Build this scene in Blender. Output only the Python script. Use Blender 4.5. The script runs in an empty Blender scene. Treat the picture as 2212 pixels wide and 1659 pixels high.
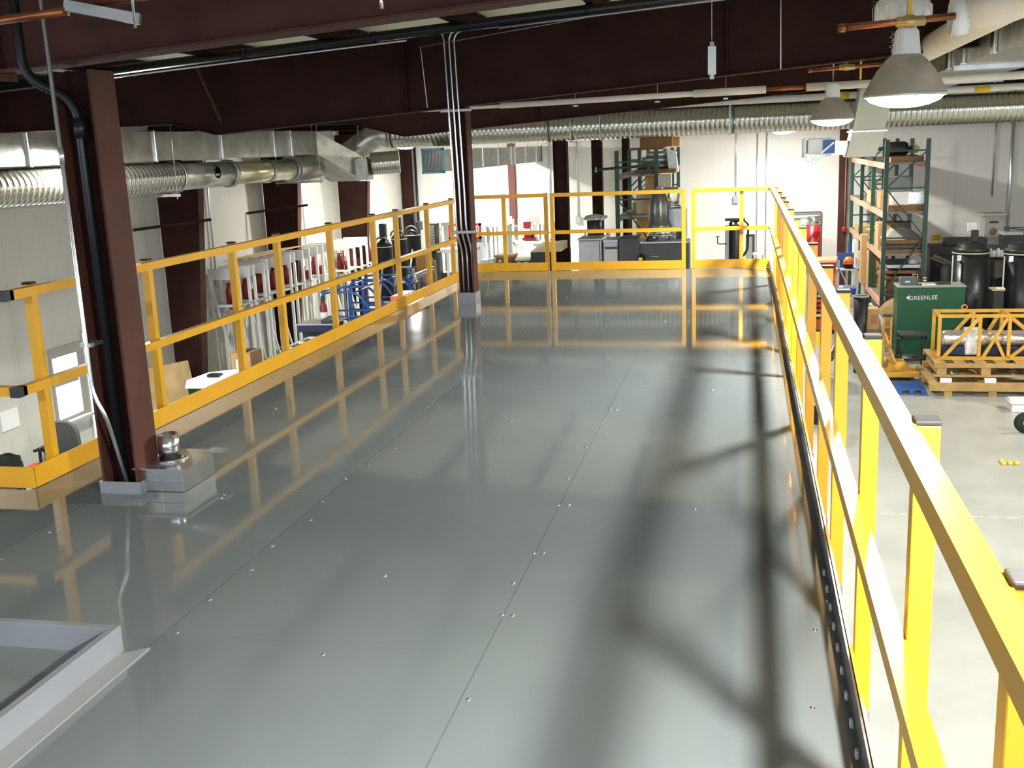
import bpy, bmesh, math, random
from mathutils import Vector, Matrix
random.seed(7)
S = bpy.context.scene
C = S.collection
PI = math.pi

# ------------------------------------------------------------------ camera
PITCH, YAW, ROLL, FPX, EYE = 0.21798, -0.22077, -0.04062, 2289.09, 1.6862
IW, IH = 2212, 1659
_f = Vector((math.sin(YAW)*math.cos(PITCH), math.cos(YAW)*math.cos(PITCH), -math.sin(PITCH)))
_r0 = Vector((math.cos(YAW), -math.sin(YAW), 0)); _u0 = _r0.cross(_f)
_r = math.cos(ROLL)*_r0 + math.sin(ROLL)*_u0
_u = -math.sin(ROLL)*_r0 + math.cos(ROLL)*_u0
cd = bpy.data.cameras.new('camera'); cam = bpy.data.objects.new('camera', cd); C.objects.link(cam)
M4 = Matrix((( _r.x, _u.x, -_f.x, 0), (_r.y, _u.y, -_f.y, 0), (_r.z, _u.z, -_f.z, EYE), (0, 0, 0, 1)))
cam.matrix_world = M4
cd.sensor_fit = 'HORIZONTAL'; cd.sensor_width = 36; cd.lens = FPX*36/IW
cd.clip_start = 0.05; cd.clip_end = 200
S.camera = cam

# ------------------------------------------------------------------ light and exposure
S.view_settings.view_transform = 'Standard'; S.view_settings.look = 'None'
S.view_settings.gamma = 1; S.view_settings.exposure = 0.6
LAMP = 1500.0
LAMP_COL = (1.0, 0.985, 0.91)
w = bpy.data.worlds.new('world'); S.world = w; w.use_nodes = True
w.node_tree.nodes['Background'].inputs[0].default_value = (0.66, 0.77, 1.0, 1)
w.node_tree.nodes['Background'].inputs[1].default_value = 1.9

def at(px, py, Y):
    """point of the plane at distance Y that lies in the direction of a pixel of the photograph"""
    d = _f + _r*((px-IW/2)/FPX) - _u*((py-IH/2)/FPX)
    t = Y/d.y
    return Vector((d.x*t, Y, EYE + d.z*t))

# ------------------------------------------------------------------ materials
MATS = {}
def mat(name, col, rough=0.5, metal=0.0, var=0.0, scale=8.0, bump=0.0, bscale=40.0, emit=None, spec=None, alpha=None, coat=0):
    if name in MATS: return MATS[name]
    m = bpy.data.materials.new(name); m.use_nodes = True; nt = m.node_tree
    b = nt.nodes['Principled BSDF']
    b.inputs['Base Color'].default_value = (*col, 1); b.inputs['Roughness'].default_value = rough
    b.inputs['Metallic'].default_value = metal
    if spec is not None: b.inputs['Specular IOR Level'].default_value = spec
    if coat: b.inputs['Coat Weight'].default_value = coat; b.inputs['Coat Roughness'].default_value = 0.05
    if var or bump:
        tc = nt.nodes.new('ShaderNodeTexCoord')
        n = nt.nodes.new('ShaderNodeTexNoise'); n.inputs['Scale'].default_value = scale; n.inputs['Detail'].default_value = 5
        nt.links.new(tc.outputs['Object'], n.inputs['Vector'])
        if var:
            r = nt.nodes.new('ShaderNodeValToRGB')
            lo = tuple(max(0, c*(1-var)) for c in col); hi = tuple(min(1, c*(1+var)) for c in col)
            r.color_ramp.elements[0].color = (*lo, 1); r.color_ramp.elements[1].color = (*hi, 1)
            r.color_ramp.elements[0].position = 0.3; r.color_ramp.elements[1].position = 0.7
            nt.links.new(n.outputs['Fac'], r.inputs['Fac']); nt.links.new(r.outputs['Color'], b.inputs['Base Color'])
        if bump:
            n2 = nt.nodes.new('ShaderNodeTexNoise'); n2.inputs['Scale'].default_value = bscale; n2.inputs['Detail'].default_value = 3
            nt.links.new(tc.outputs['Object'], n2.inputs['Vector'])
            bp = nt.nodes.new('ShaderNodeBump'); bp.inputs['Strength'].default_value = bump; bp.inputs['Distance'].default_value = 0.01
            nt.links.new(n2.outputs['Fac'], bp.inputs['Height']); nt.links.new(bp.outputs['Normal'], b.inputs['Normal'])
    if emit:
        b.inputs['Emission Color'].default_value = (*emit[0], 1); b.inputs['Emission Strength'].default_value = emit[1]
    if alpha is not None:
        b.inputs['Alpha'].default_value = alpha
    MATS[name] = m; return m

yellow = mat('safety_yellow_paint', (0.64, 0.33, 0.010), 0.32, 0, 0.06, 3, 0.03, 6)
yellow2 = mat('worn_yellow_paint', (0.62, 0.33, 0.03), 0.45, 0, 0.15, 6)
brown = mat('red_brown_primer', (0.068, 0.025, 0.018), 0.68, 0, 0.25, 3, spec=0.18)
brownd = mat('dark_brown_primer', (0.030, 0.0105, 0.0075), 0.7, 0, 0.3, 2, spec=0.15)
galv = mat('galvanised_steel', (0.46, 0.46, 0.42), 0.33, 0.85, 0.22, 5, 0.12, 4)
galvr = mat('galvanised_spiral_steel', (0.52, 0.51, 0.45), 0.24, 0.9, 0.08, 6)
chrome = mat('bright_zinc', (0.8, 0.82, 0.85), 0.2, 1.0)
emt = mat('conduit_zinc', (0.72, 0.74, 0.78), 0.28, 0.9)
blackiron = mat('black_iron', (0.012, 0.013, 0.014), 0.35, 0.3)
blackm = mat('black_matte', (0.012, 0.012, 0.013), 0.5)
rubber = mat('black_rubber', (0.01, 0.01, 0.01), 0.7)
darkgrey = mat('dark_grey_paint', (0.03, 0.034, 0.034), 0.45, 0, 0.2, 5)
greypaint = mat('grey_paint', (0.20, 0.215, 0.24), 0.4, 0, 0.06, 4)
lightgrey = mat('light_grey_paint', (0.42, 0.43, 0.42), 0.45, 0, 0.06, 6)
white = mat('white_paint', (0.74, 0.74, 0.72), 0.4, 0, 0.04, 5)
cream = mat('cream_insulation', (0.72, 0.66, 0.52), 0.7, 0, 0.06, 4, 0.2, 30)
whitej = mat('white_pipe_jacket', (0.66, 0.62, 0.54), 0.6, 0, 0.05, 6)
copper = mat('copper', (0.36, 0.13, 0.055), 0.35, 0.9, 0.35, 7)
brass = mat('brass', (0.45, 0.32, 0.12), 0.4, 0.85, 0.2, 9)
red = mat('red_paint', (0.36, 0.012, 0.016), 0.35)
redd = mat('dark_red_paint', (0.20, 0.012, 0.012), 0.4, 0, 0.2, 6)
orange = mat('orange_paint', (0.62, 0.10, 0.015), 0.45, 0, 0.1, 6)
blue = mat('blue_paint', (0.02, 0.09, 0.32), 0.35)
blued = mat('dark_blue_paint', (0.012, 0.016, 0.055), 0.4)
blue2 = mat('blue_plastic', (0.015, 0.06, 0.30), 0.4)
green = mat('rack_green_paint', (0.012, 0.055, 0.033), 0.45, 0, 0.15, 8)
greenc = mat('machine_green_paint', (0.008, 0.085, 0.035), 0.38, 0, 0.1, 3)
card = mat('cardboard', (0.44, 0.27, 0.11), 0.75, 0, 0.1, 5)
cardd = mat('brown_cardboard', (0.24, 0.12, 0.045), 0.8, 0, 0.12, 5)
wood = mat('pale_wood', (0.52, 0.32, 0.12), 0.65, 0, 0.2, 7)
woodd = mat('dark_wood', (0.20, 0.10, 0.035), 0.7, 0, 0.25, 9)
ply = mat('plywood', (0.50, 0.34, 0.16), 0.65, 0, 0.2, 4)
steelm = mat('brushed_steel', (0.42, 0.43, 0.42), 0.35, 0.9, 0.15, 8)
alum = mat('aluminium', (0.7, 0.7, 0.69), 0.22, 0.95, 0.1, 8)
plasticw = mat('clear_film', (0.8, 0.82, 0.83), 0.15, 0.0, 0.15, 14, 0.6, 18)
foil = mat('crumpled_foil', (0.75, 0.75, 0.74), 0.2, 0.8, 0.2, 20, 0.8, 25)
grille = mat('register_dark', (0.01, 0.015, 0.02), 0.25, 0, 0.6, 12)
tapeb = mat('blue_tape', (0.10, 0.42, 0.55), 0.5)
signy = mat('sign_yellow', (0.7, 0.48, 0.02), 0.5)
fabricg = mat('grey_fabric', (0.10, 0.105, 0.105), 0.9, 0, 0.1, 30)
paper = mat('paper_white', (0.8, 0.8, 0.8), 0.6)
lampshade = mat('spun_aluminium_shade', (0.50, 0.48, 0.44), 0.42, 0.7, 0.12, 4)
daylight = mat('daylight_glass', (0.8, 0.85, 0.9), 0.2, emit=((0.86, 0.93, 1.0), 9))
lens = bpy.data.materials.new('lit_lamp_glass'); lens.use_nodes = True
_nt = lens.node_tree; _nt.nodes.clear()
_o = _nt.nodes.new('ShaderNodeOutputMaterial'); _m = _nt.nodes.new('ShaderNodeMixShader'); _t = _nt.nodes.new('ShaderNodeBsdfTransparent'); _e = _nt.nodes.new('ShaderNodeEmission')
_e.inputs[0].default_value = (*LAMP_COL, 1); _e.inputs[1].default_value = 40.0; _m.inputs[0].default_value = 0.3
_nt.links.new(_t.outputs[0], _m.inputs[1]); _nt.links.new(_e.outputs[0], _m.inputs[2]); _nt.links.new(_m.outputs[0], _o.inputs[0])

def floor_mat():
    m = mat('polished_concrete', (0.40, 0.41, 0.375), 0.3, 0, 0.12, 1.3, 0.02, 3); return m
def deck_mat():
    m = bpy.data.materials.new('glossy_grey_deck_paint'); m.use_nodes = True; nt = m.node_tree; N = nt.nodes; L = nt.links
    b = N['Principled BSDF']
    tc = N.new('ShaderNodeTexCoord'); sx = N.new('ShaderNodeSeparateXYZ'); L.new(tc.outputs['Object'], sx.inputs[0])
    def mth(op, a, c=None, d=None):
        n = N.new('ShaderNodeMath'); n.operation = op
        for i, v in enumerate((a, c, d)):
            if v is None: continue
            if isinstance(v, (int, float)): n.inputs[i].default_value = v
            else: L.new(v, n.inputs[i])
        return n.outputs[0]
    PW, PL = 1.21, 2.5
    u = mth('DIVIDE', mth('ADD', sx.outputs[0], 0.865+PW*20), PW)      # seams at X = -0.865 - k*1.21
    col = mth('FLOOR', u)
    du = mth('MULTIPLY', mth('PINGPONG', u, 0.5), PW)
    shift = mth('MULTIPLY', mth('MODULO', col, 2.0), 1.57)
    v = mth('DIVIDE', mth('ADD', mth('SUBTRACT', sx.outputs[1], 4.81), mth('ADD', shift, 50.0)), PL)
    row = mth('FLOOR', v)
    dv = mth('MULTIPLY', mth('PINGPONG', v, 0.5), PL)
    edge = mth('MINIMUM', du, dv)
    seam = mth('MAXIMUM', mth('MULTIPLY', mth('LESS_THAN', du, 0.0025), 0.5), mth('MULTIPLY', mth('LESS_THAN', dv, 0.002), 0.22))
    wn = N.new('ShaderNodeTexWhiteNoise'); wn.noise_dimensions = '2D'
    cb = N.new('ShaderNodeCombineXYZ'); L.new(col, cb.inputs[0]); L.new(row, cb.inputs[1]); L.new(cb.outputs[0], wn.inputs['Vector'])
    nz = N.new('ShaderNodeTexNoise'); nz.inputs['Scale'].default_value = 1.2; nz.inputs['Detail'].default_value = 6; L.new(tc.outputs['Object'], nz.inputs['Vector'])
    fac = mth('ADD', mth('MULTIPLY', wn.outputs['Value'], 0.35), mth('MULTIPLY', nz.outputs['Fac'], 0.65))
    r = N.new('ShaderNodeValToRGB'); r.color_ramp.elements[0].position = 0.2; r.color_ramp.elements[1].position = 0.85
    r.color_ramp.elements[0].color = (0.132, 0.152, 0.157, 1); r.color_ramp.elements[1].color = (0.17, 0.194, 0.198, 1)
    L.new(fac, r.inputs['Fac'])
    mx = N.new('ShaderNodeMix'); mx.data_type = 'RGBA'; L.new(seam, mx.inputs['Factor']); L.new(r.outputs['Color'], mx.inputs[6]); mx.inputs[7].default_value = (0.05, 0.055, 0.055, 1)
    L.new(mx.outputs[2], b.inputs['Base Color'])
    rg = N.new('ShaderNodeMapRange'); rg.inputs['To Min'].default_value = 0.03; rg.inputs['To Max'].default_value = 0.09
    n3 = N.new('ShaderNodeTexNoise'); n3.inputs['Scale'].default_value = 3.5; n3.inputs['Detail'].default_value = 8; L.new(tc.outputs['Object'], n3.inputs['Vector'])
    L.new(n3.outputs['Fac'], rg.inputs['Value']); L.new(rg.outputs[0], b.inputs['Roughness'])
    bp = N.new('ShaderNodeBump'); bp.inputs['Strength'].default_value = 0.02; bp.inputs['Distance'].default_value = 0.01
    n4 = N.new('ShaderNodeTexNoise'); n4.inputs['Scale'].default_value = 1.5; n4.inputs['Detail'].default_value = 2; L.new(tc.outputs['Object'], n4.inputs['Vector'])
    L.new(n4.outputs['Fac'], bp.inputs['Height']); L.new(bp.outputs['Normal'], b.inputs['Normal'])
    b.inputs['IOR'].default_value = 1.55
    return m
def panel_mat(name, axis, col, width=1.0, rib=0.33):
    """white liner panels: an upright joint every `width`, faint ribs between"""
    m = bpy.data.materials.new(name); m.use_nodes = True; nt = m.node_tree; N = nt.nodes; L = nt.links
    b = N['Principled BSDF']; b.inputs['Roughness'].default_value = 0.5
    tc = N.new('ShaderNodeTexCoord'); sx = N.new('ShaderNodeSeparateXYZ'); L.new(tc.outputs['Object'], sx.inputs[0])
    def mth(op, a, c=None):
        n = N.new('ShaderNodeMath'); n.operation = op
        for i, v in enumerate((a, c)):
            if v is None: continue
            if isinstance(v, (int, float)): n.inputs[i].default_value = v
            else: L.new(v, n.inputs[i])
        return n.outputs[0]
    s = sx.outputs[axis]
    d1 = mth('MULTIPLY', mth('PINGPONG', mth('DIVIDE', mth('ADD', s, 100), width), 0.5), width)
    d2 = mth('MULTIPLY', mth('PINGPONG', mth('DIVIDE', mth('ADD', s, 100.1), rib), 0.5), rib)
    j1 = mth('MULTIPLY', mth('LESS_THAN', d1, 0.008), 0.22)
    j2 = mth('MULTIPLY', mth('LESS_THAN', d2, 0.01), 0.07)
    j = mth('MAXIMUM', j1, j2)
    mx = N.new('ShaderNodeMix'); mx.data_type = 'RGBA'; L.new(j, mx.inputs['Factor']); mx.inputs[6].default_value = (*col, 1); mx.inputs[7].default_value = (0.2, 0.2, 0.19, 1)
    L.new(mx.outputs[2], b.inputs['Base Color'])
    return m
concrete = floor_mat(); deckm = deck_mat()
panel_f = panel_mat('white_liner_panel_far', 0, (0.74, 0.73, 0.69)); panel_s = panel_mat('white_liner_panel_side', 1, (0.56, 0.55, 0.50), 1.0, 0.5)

# ------------------------------------------------------------------ mesh helpers
class MB:
    def __init__(s): s.bm = bmesh.new(); s.smooth = False
    def box(s, x0, x1, y0, y1, z0, z1, bev=0.0):
        x0, x1 = min(x0, x1), max(x0, x1); y0, y1 = min(y0, y1), max(y0, y1); z0, z1 = min(z0, z1), max(z0, z1)
        v = [s.bm.verts.new(p) for p in ((x0,y0,z0),(x1,y0,z0),(x1,y1,z0),(x0,y1,z0),(x0,y0,z1),(x1,y0,z1),(x1,y1,z1),(x0,y1,z1))]
        fs = [s.bm.faces.new([v[i] for i in q]) for q in ((3,2,1,0),(4,5,6,7),(0,1,5,4),(1,2,6,5),(2,3,7,6),(3,0,4,7))]
        if bev > 0:
            es = list({e for f in fs for e in f.edges})
            bmesh.ops.bevel(s.bm, geom=es, offset=bev, segments=2, affect='EDGES', profile=0.5)
        return s
    def prism(s, pts, axis, a, b):
        """closed outline pts (2-tuples) swept along axis from a to b; axis 0: pts are (y,z), 1: (x,z), 2: (x,y)"""
        def P(p, t):
            return {0: (t, p[0], p[1]), 1: (p[0], t, p[1]), 2: (p[0], p[1], t)}[axis]
        A = [s.bm.verts.new(P(p, a)) for p in pts]; B = [s.bm.verts.new(P(p, b)) for p in pts]
        n = len(pts); fs = [s.bm.faces.new(A), s.bm.faces.new(B)]
        for i in range(n): fs.append(s.bm.faces.new((A[i], A[(i+1) % n], B[(i+1) % n], B[i])))
        bmesh.ops.recalc_face_normals(s.bm, faces=fs)
        return s
    def hull8(s, lo, hi):
        """solid between two quads"""
        A = [s.bm.verts.new(p) for p in lo]; B = [s.bm.verts.new(p) for p in hi]; fs = [s.bm.faces.new(A), s.bm.faces.new(B)]
        for i in range(4): fs.append(s.bm.faces.new((A[i], A[(i+1) % 4], B[(i+1) % 4], B[i])))
        bmesh.ops.recalc_face_normals(s.bm, faces=fs); return s
    def bar(s, p, q, w, h=None, up=(0, 0, 1)):
        """square bar from p to q"""
        h = h or w; p = Vector(p); q = Vector(q); d = (q-p).normalized(); up = Vector(up)
        if abs(d.dot(up)) > 0.98: up = Vector((0, 1, 0))
        a = d.cross(up).normalized()*(w/2); b = a.cross(d).normalized()*(h/2)
        return s.hull8([p-a-b, p+a-b, p+a+b, p-a+b], [q-a-b, q+a-b, q+a+b, q-a+b])
    def tube(s, pts, r, seg=12, caps=True, ribs=None):
        """round tube along a polyline; r a number or one per point"""
        pts = [Vector(p) for p in pts]; n = len(pts); rs = r if isinstance(r, (list, tuple)) else [r]*n
        rings = []; ref = None
        for i, p in enumerate(pts):
            d = ((pts[i+1]-p) if i == 0 else (p-pts[i-1]) if i == n-1 else ((pts[i+1]-p).normalized()+(p-pts[i-1]).normalized()))
            d = d.normalized() if d.length > 1e-9 else Vector((0, 0, 1))
            if ref is None:
                ref = d.orthogonal().normalized()
            ref = (ref - d*ref.dot(d)).normalized(); o = d.cross(ref)
            rings.append([s.bm.verts.new(p + (ref*math.cos(2*PI*k/seg) + o*math.sin(2*PI*k/seg))*rs[i]) for k in range(seg)])
        fs = []
        for i in range(n-1):
            for k in range(seg):
                f = s.bm.faces.new((rings[i][k], rings[i][(k+1) % seg], rings[i+1][(k+1) % seg], rings[i+1][k])); f.smooth = True; fs.append(f)
        if caps: fs.append(s.bm.faces.new(rings[0])); fs.append(s.bm.faces.new(rings[-1]))
        bmesh.ops.recalc_face_normals(s.bm, faces=fs)
        return s
    def lathe(s, prof, o=(0, 0, 0), seg=24, axis=2, loop=False):
        """prof: (radius, height) pairs turned about an axis through o"""
        o = Vector(o); rings = []; fs = []
        def P(r, z, k):
            a = 2*PI*k/seg; c, t = r*math.cos(a), r*math.sin(a)
            return o + (Vector((c, t, z)) if axis == 2 else Vector((c, z, t)) if axis == 1 else Vector((z, c, t)))
        for r, z in prof:
            rings.append([s.bm.verts.new(P(r, z, k)) for k in range(seg)] if r > 1e-5 else [s.bm.verts.new(P(0, z, 0))])
        for A, B in list(zip(rings, rings[1:])) + ([(rings[-1], rings[0])] if loop else []):
            for k in range(seg):
                a = A[k % len(A)]; b = A[(k+1) % len(A)]; c = B[(k+1) % len(B)]; d = B[k % len(B)]
                vs = []
                for v in (a, b, c, d):
                    if v not in vs: vs.append(v)
                if len(vs) > 2:
                    f = s.bm.faces.new(vs); f.smooth = True; fs.append(f)
        for ring in (rings[0], rings[-1]):
            if len(ring) > 1 and not loop: fs.append(s.bm.faces.new(ring))
        bmesh.ops.recalc_face_normals(s.bm, faces=fs)
        return s
    def move(s, dx=0, dy=0, dz=0):
        bmesh.ops.translate(s.bm, verts=s.bm.verts, vec=(dx, dy, dz)); return s
    def rotz(s, a, c=(0, 0, 0)):
        bmesh.ops.rotate(s.bm, verts=s.bm.verts, cent=c, matrix=Matrix.Rotation(a, 3, 'Z')); return s
    def build(s, name, m, parent=None):
        me = bpy.data.meshes.new(name); s.bm.to_mesh(me); s.bm.free(); me.materials.append(m)
        o = bpy.data.objects.new(name, me); C.objects.link(o)
        if parent is not None: o.parent = parent
        return o

def tag(o, label=None, cat=None, group=None, kind=None):
    if label: o['label'] = label
    if cat: o['category'] = cat
    if group: o['group'] = group
    if kind: o['kind'] = kind
    return o
def thing(name, label, cat, group=None, loc=(0, 0, 0)):
    o = bpy.data.objects.new(name, None); C.objects.link(o); o.location = loc; o.empty_display_size = 0.1
    return tag(o, label, cat, group)
def struct(name, mb, m, label=None, cat=None, group=None):
    o = mb.build(name, m); tag(o, label, cat, group, 'structure'); return o
def dup(root, delta, label=None, group=None, name=None):
    """copy of a thing with its parts and sub-parts, shifted"""
    r = root.copy(); C.objects.link(r); r.location = root.location + Vector(delta)
    if label: r['label'] = label
    if group: r['group'] = group
    def kids(a, b):
        for ch in [x for x in bpy.data.objects if x.parent == a]:
            c = ch.copy(); C.objects.link(c); c.parent = b; kids(ch, c)
    kids(root, r); return r
def text_part(name, body, size, m, parent, origin, xdir, ydir, extrude=0.002):
    cu = bpy.data.curves.new(name, 'FONT'); cu.body = body; cu.size = size; cu.extrude = extrude; cu.align_x = 'LEFT'
    tmp = bpy.data.objects.new(name+'_t', cu); C.objects.link(tmp)
    bpy.context.view_layer.update()
    me = bpy.data.meshes.new_from_object(tmp); bpy.data.objects.remove(tmp); me.materials.clear(); me.materials.append(m)
    xd = Vector(xdir).normalized(); yd = Vector(ydir).normalized(); zd = xd.cross(yd)
    mt = Matrix(((xd.x, yd.x, zd.x, origin[0]), (xd.y, yd.y, zd.y, origin[1]), (xd.z, yd.z, zd.z, origin[2]), (0, 0, 0, 1)))
    me.transform(mt)
    o = bpy.data.objects.new(name, me); C.objects.link(o); o.parent = parent; return o

# ================================================================== THE BUILDING
FZ = -3.2                      # ground floor
XL, XR, YF, YB = -10.9, 13.0, 33.6, -7.0
XE, XW, YE = 0.33, -3.75, 14.60  # deck edges
def zlin(x): return 2.155 + 0.062*(x + 3.0)     # underside of a rafter, before its shallower left part
def zb(x, top=2.24): return zlin(x) if x > -5.9 else min(top, zlin(-5.9) + (-5.9-x)*0.26)      # underside of a rafter
def zt(x): return zlin(x) + 0.84

struct('floor', MB().box(XL-0.2, XR+0.2, YB, YF+0.2, FZ-0.2, FZ), concrete)
struct('wall_far', MB().box(XL-0.2, XR+0.2, YF, YF+0.2, FZ, 5), panel_f)
# left wall with a window and a door opening
wl = MB()
WY0, WY1, WZ0, WZ1 = 14.70, 15.58, -2.38, -1.16
DY0, DY1, DZ1 = 15.60, 16.6, -1.0
wl.box(XL-0.2, XL, YB, WY0, FZ, 5); wl.box(XL-0.2, XL, WY0, WY1, FZ, WZ0); wl.box(XL-0.2, XL, WY0, WY1, WZ1, 5)
wl.box(XL-0.2, XL, WY1, DY0, FZ, 5); wl.box(XL-0.2, XL, DY0, DY1, DZ1, 5); wl.box(XL-0.2, XL, DY1, YF+0.2, FZ, 5)
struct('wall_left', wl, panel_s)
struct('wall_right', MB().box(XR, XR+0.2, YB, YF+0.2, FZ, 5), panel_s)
# roof: white insulated lining over the purlins
def slab(x0, x1, dz, t, y0, y1):
    return MB().prism([(x0, zt(x0)+dz), (x1, zt(x1)+dz), (x1, zt(x1)+dz+t), (x0, zt(x0)+dz+t)], 1, y0, y1)
struct('ceiling', slab(XL-0.2, XR+0.2, 0.22, 0.1, YB, YF+0.2), mat('roof_liner', (0.60, 0.58, 0.47), 0.7, 0, 0.05, 2))
FRAMES = [4.85, 11.5, 18.45, 23.1, 28.2]
for fy in FRAMES + [-1.8]:
    up = 0.035 if fy < 6 else 0.0
    cap_ = 2.115 if 6 < fy < 12 else 2.24; KX = [XL, -5.9-(cap_-zlin(-5.9))/.26, -5.9, XR]
    r = thing('roof_rafter', {4.85: 'deep red-brown steel roof beam over the near square column', 11.5: 'deep dark brown steel roof beam crossing above the column with three conduits',
              18.45: 'dark brown roof beam next beyond the one over the three conduits', 23.1: 'dark roof beam just beyond the long round duct', 28.2: 'farthest dark roof beam before the far wall',
              -1.8: 'brown roof beam nearest the camera overhead'}[fy], 'beam', 'steel roof beams')
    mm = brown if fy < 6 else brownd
    MB().prism([(x_, zb(x_, cap_)+up) for x_ in KX] + [(XR, zt(XR)), (XL, zt(XL))], 1, fy-0.006, fy+0.006).build('web', mm, r)
    MB().prism([(x_, zb(x_, cap_)+up) for x_ in KX] + [(x_, zb(x_, cap_)+up+.014) for x_ in KX[::-1]], 1, fy-0.085, fy+0.085).build('bottom_flange', mm, r)
    MB().prism([(XL, zt(XL)), (XR, zt(XR)), (XR, zt(XR)+0.014), (XL, zt(XL)+0.014)], 1, fy-0.085, fy+0.085).build('top_flange', mm, r)
    for sx_ in ((-3.62, -0.2) if fy < 12 else (-3.5,)):
        MB().box(sx_, sx_+0.012, fy-0.08, fy+0.08, zb(sx_), zt(sx_)).build('stiffener', mm, r)
# purlins running along the hall, on top of the rafters
px_ = [XL+0.6+1.45*i for i in range(16)]
for i, x in enumerate(px_):
    o = MB().prism([(x, zt(x)+0.02), (x+0.07, zt(x)+0.02), (x+0.07, zt(x)+0.035), (x+0.015, zt(x)+0.035), (x+0.015, zt(x)+0.2), (x+0.07, zt(x)+0.2), (x+0.07, zt(x)+0.215), (x, zt(x)+0.215)], 1, YB, YF).build('roof_purlin', brownd)
    tag(o, 'dark roof purlin running lengthwise above the deep beams', 'purlin', 'roof purlins under the white lining', 'structure')
# frame columns on the left wall (tapered)
for i, (fy, lab) in enumerate(((18.5, 'dark tapered wall column nearest the camera, beside the white press frames'), (23.1, 'middle one of three dark tapered columns on the left wall'), (27.8, 'farthest wide tapered column on the left wall'))):
    t = thing('wall_column', lab, 'column', 'tapered columns on the left wall')
    x0t, x0b = XL+1.0, XL+0.55
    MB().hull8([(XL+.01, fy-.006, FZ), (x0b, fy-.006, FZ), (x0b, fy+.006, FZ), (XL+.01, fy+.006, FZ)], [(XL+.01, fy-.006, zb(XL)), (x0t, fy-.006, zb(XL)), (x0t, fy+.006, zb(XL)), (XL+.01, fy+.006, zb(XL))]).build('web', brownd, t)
    MB().hull8([(x0b, fy-.1, FZ), (x0b+.014, fy-.1, FZ), (x0b+.014, fy+.1, FZ), (x0b, fy+.1, FZ)], [(x0t, fy-.1, zb(XL)), (x0t+.014, fy-.1, zb(XL)), (x0t+.014, fy+.1, zb(XL)), (x0t, fy+.1, zb(XL))]).build('flange', brown, t)
    if i < 2:
        MB().bar((XL+.02, fy-.95, 0.52), (x0b+.55, fy-.05, 0.62), 0.05).build('brace', brownd, t)
# interior columns
def hcol(name, lab, x0, x1, y0, y1, z0, z1, mfl, mweb, base=None, ft=0.014):
    t = thing(name, lab, 'column')
    MB().box(x1-ft, x1, y0, y1, z0, z1).build('flange', mfl, t)
    MB().box(x0, x0+ft, y0, y1, z0, z1).build('flange', mfl, t)
    MB().box(x0+ft, x1-ft, (y0+y1)/2-.005, (y0+y1)/2+.005, z0, z1).build('web', mweb, t)
    if base:
        b = MB()
        b.box(x0-.006, x1+.006, y0-.012, y0-.004, 0.0, base); b.box(x0-.006, x1+.006, y1+.004, y1+.012, 0, base)
        b.box(x0-.014, x0-.006, y0-.012, y1+.012, 0, base); b.box(x1+.006, x1+.014, y0-.012, y1+.012, 0, base)
        b.build('base_collar', greypaint, t)
    return t
C1 = (-3.30, -3.09, 4.76, 4.97); C2 = (-3.12, -2.95, 11.42, 11.62)
c1 = hcol('steel_column', 'red-brown steel column standing on the deck nearest the camera', *C1, FZ, zb(-3.2), brown, brownd, 0.065)
c2 = hcol('steel_column', 'narrow brown steel column with three conduits at the middle of the deck', *C2, FZ, zb(-3.0), brown, brownd, 0.14)
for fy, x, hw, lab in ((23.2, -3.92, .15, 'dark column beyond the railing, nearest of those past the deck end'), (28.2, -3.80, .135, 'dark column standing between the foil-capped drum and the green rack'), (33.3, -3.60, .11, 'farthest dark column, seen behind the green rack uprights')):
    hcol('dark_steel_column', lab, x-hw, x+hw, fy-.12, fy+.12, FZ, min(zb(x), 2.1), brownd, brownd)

# far wall column and pipes on it
t = thing('wall_column', 'thin red-brown column on the far wall behind the deck end railing', 'column')
MB().box(-7.36, -7.15, YF-.16, YF-.01, FZ, 2.6).build('post', mat('pale_red_primer', (0.17, 0.05, 0.04), 0.6), t)  # paler, redder primer than on the other columns
t = thing('wall_column', 'dark column at the far left corner with black pipes beside it', 'column')
MB().box(-10.85, -10.55, YF-.3, YF-.02, FZ, 2.6).build('post', brownd, t)
MB().tube([(-10.42, YF-.1, FZ), (-10.42, YF-.1, 2.3)], .04, 8).build('pipe', blackiron, t)
t = thing('wall_column', 'red-brown corner column on the far wall left of the storage rack', 'column')
MB().box(2.72, 2.95, YF-.2, YF-.01, FZ, 2.3).build('post', brown, t)
t = thing('sprinkler_riser', 'thin red pipe with a red valve on the far wall column', 'pipe')
MB().tube([(2.9, YF-.28, 1.5), (2.9, YF-.28, -1.0)], .018, 8).build('pipe', mat('pipe_pink', (0.4, 0.2, 0.17), .5), t)
MB().lathe([(0.0, -.1), (.05, -.09), (.09, 0), (.05, .09), (0, .1)], (2.9, YF-.28, -1.05), 12).build('valve', red, t)
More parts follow.
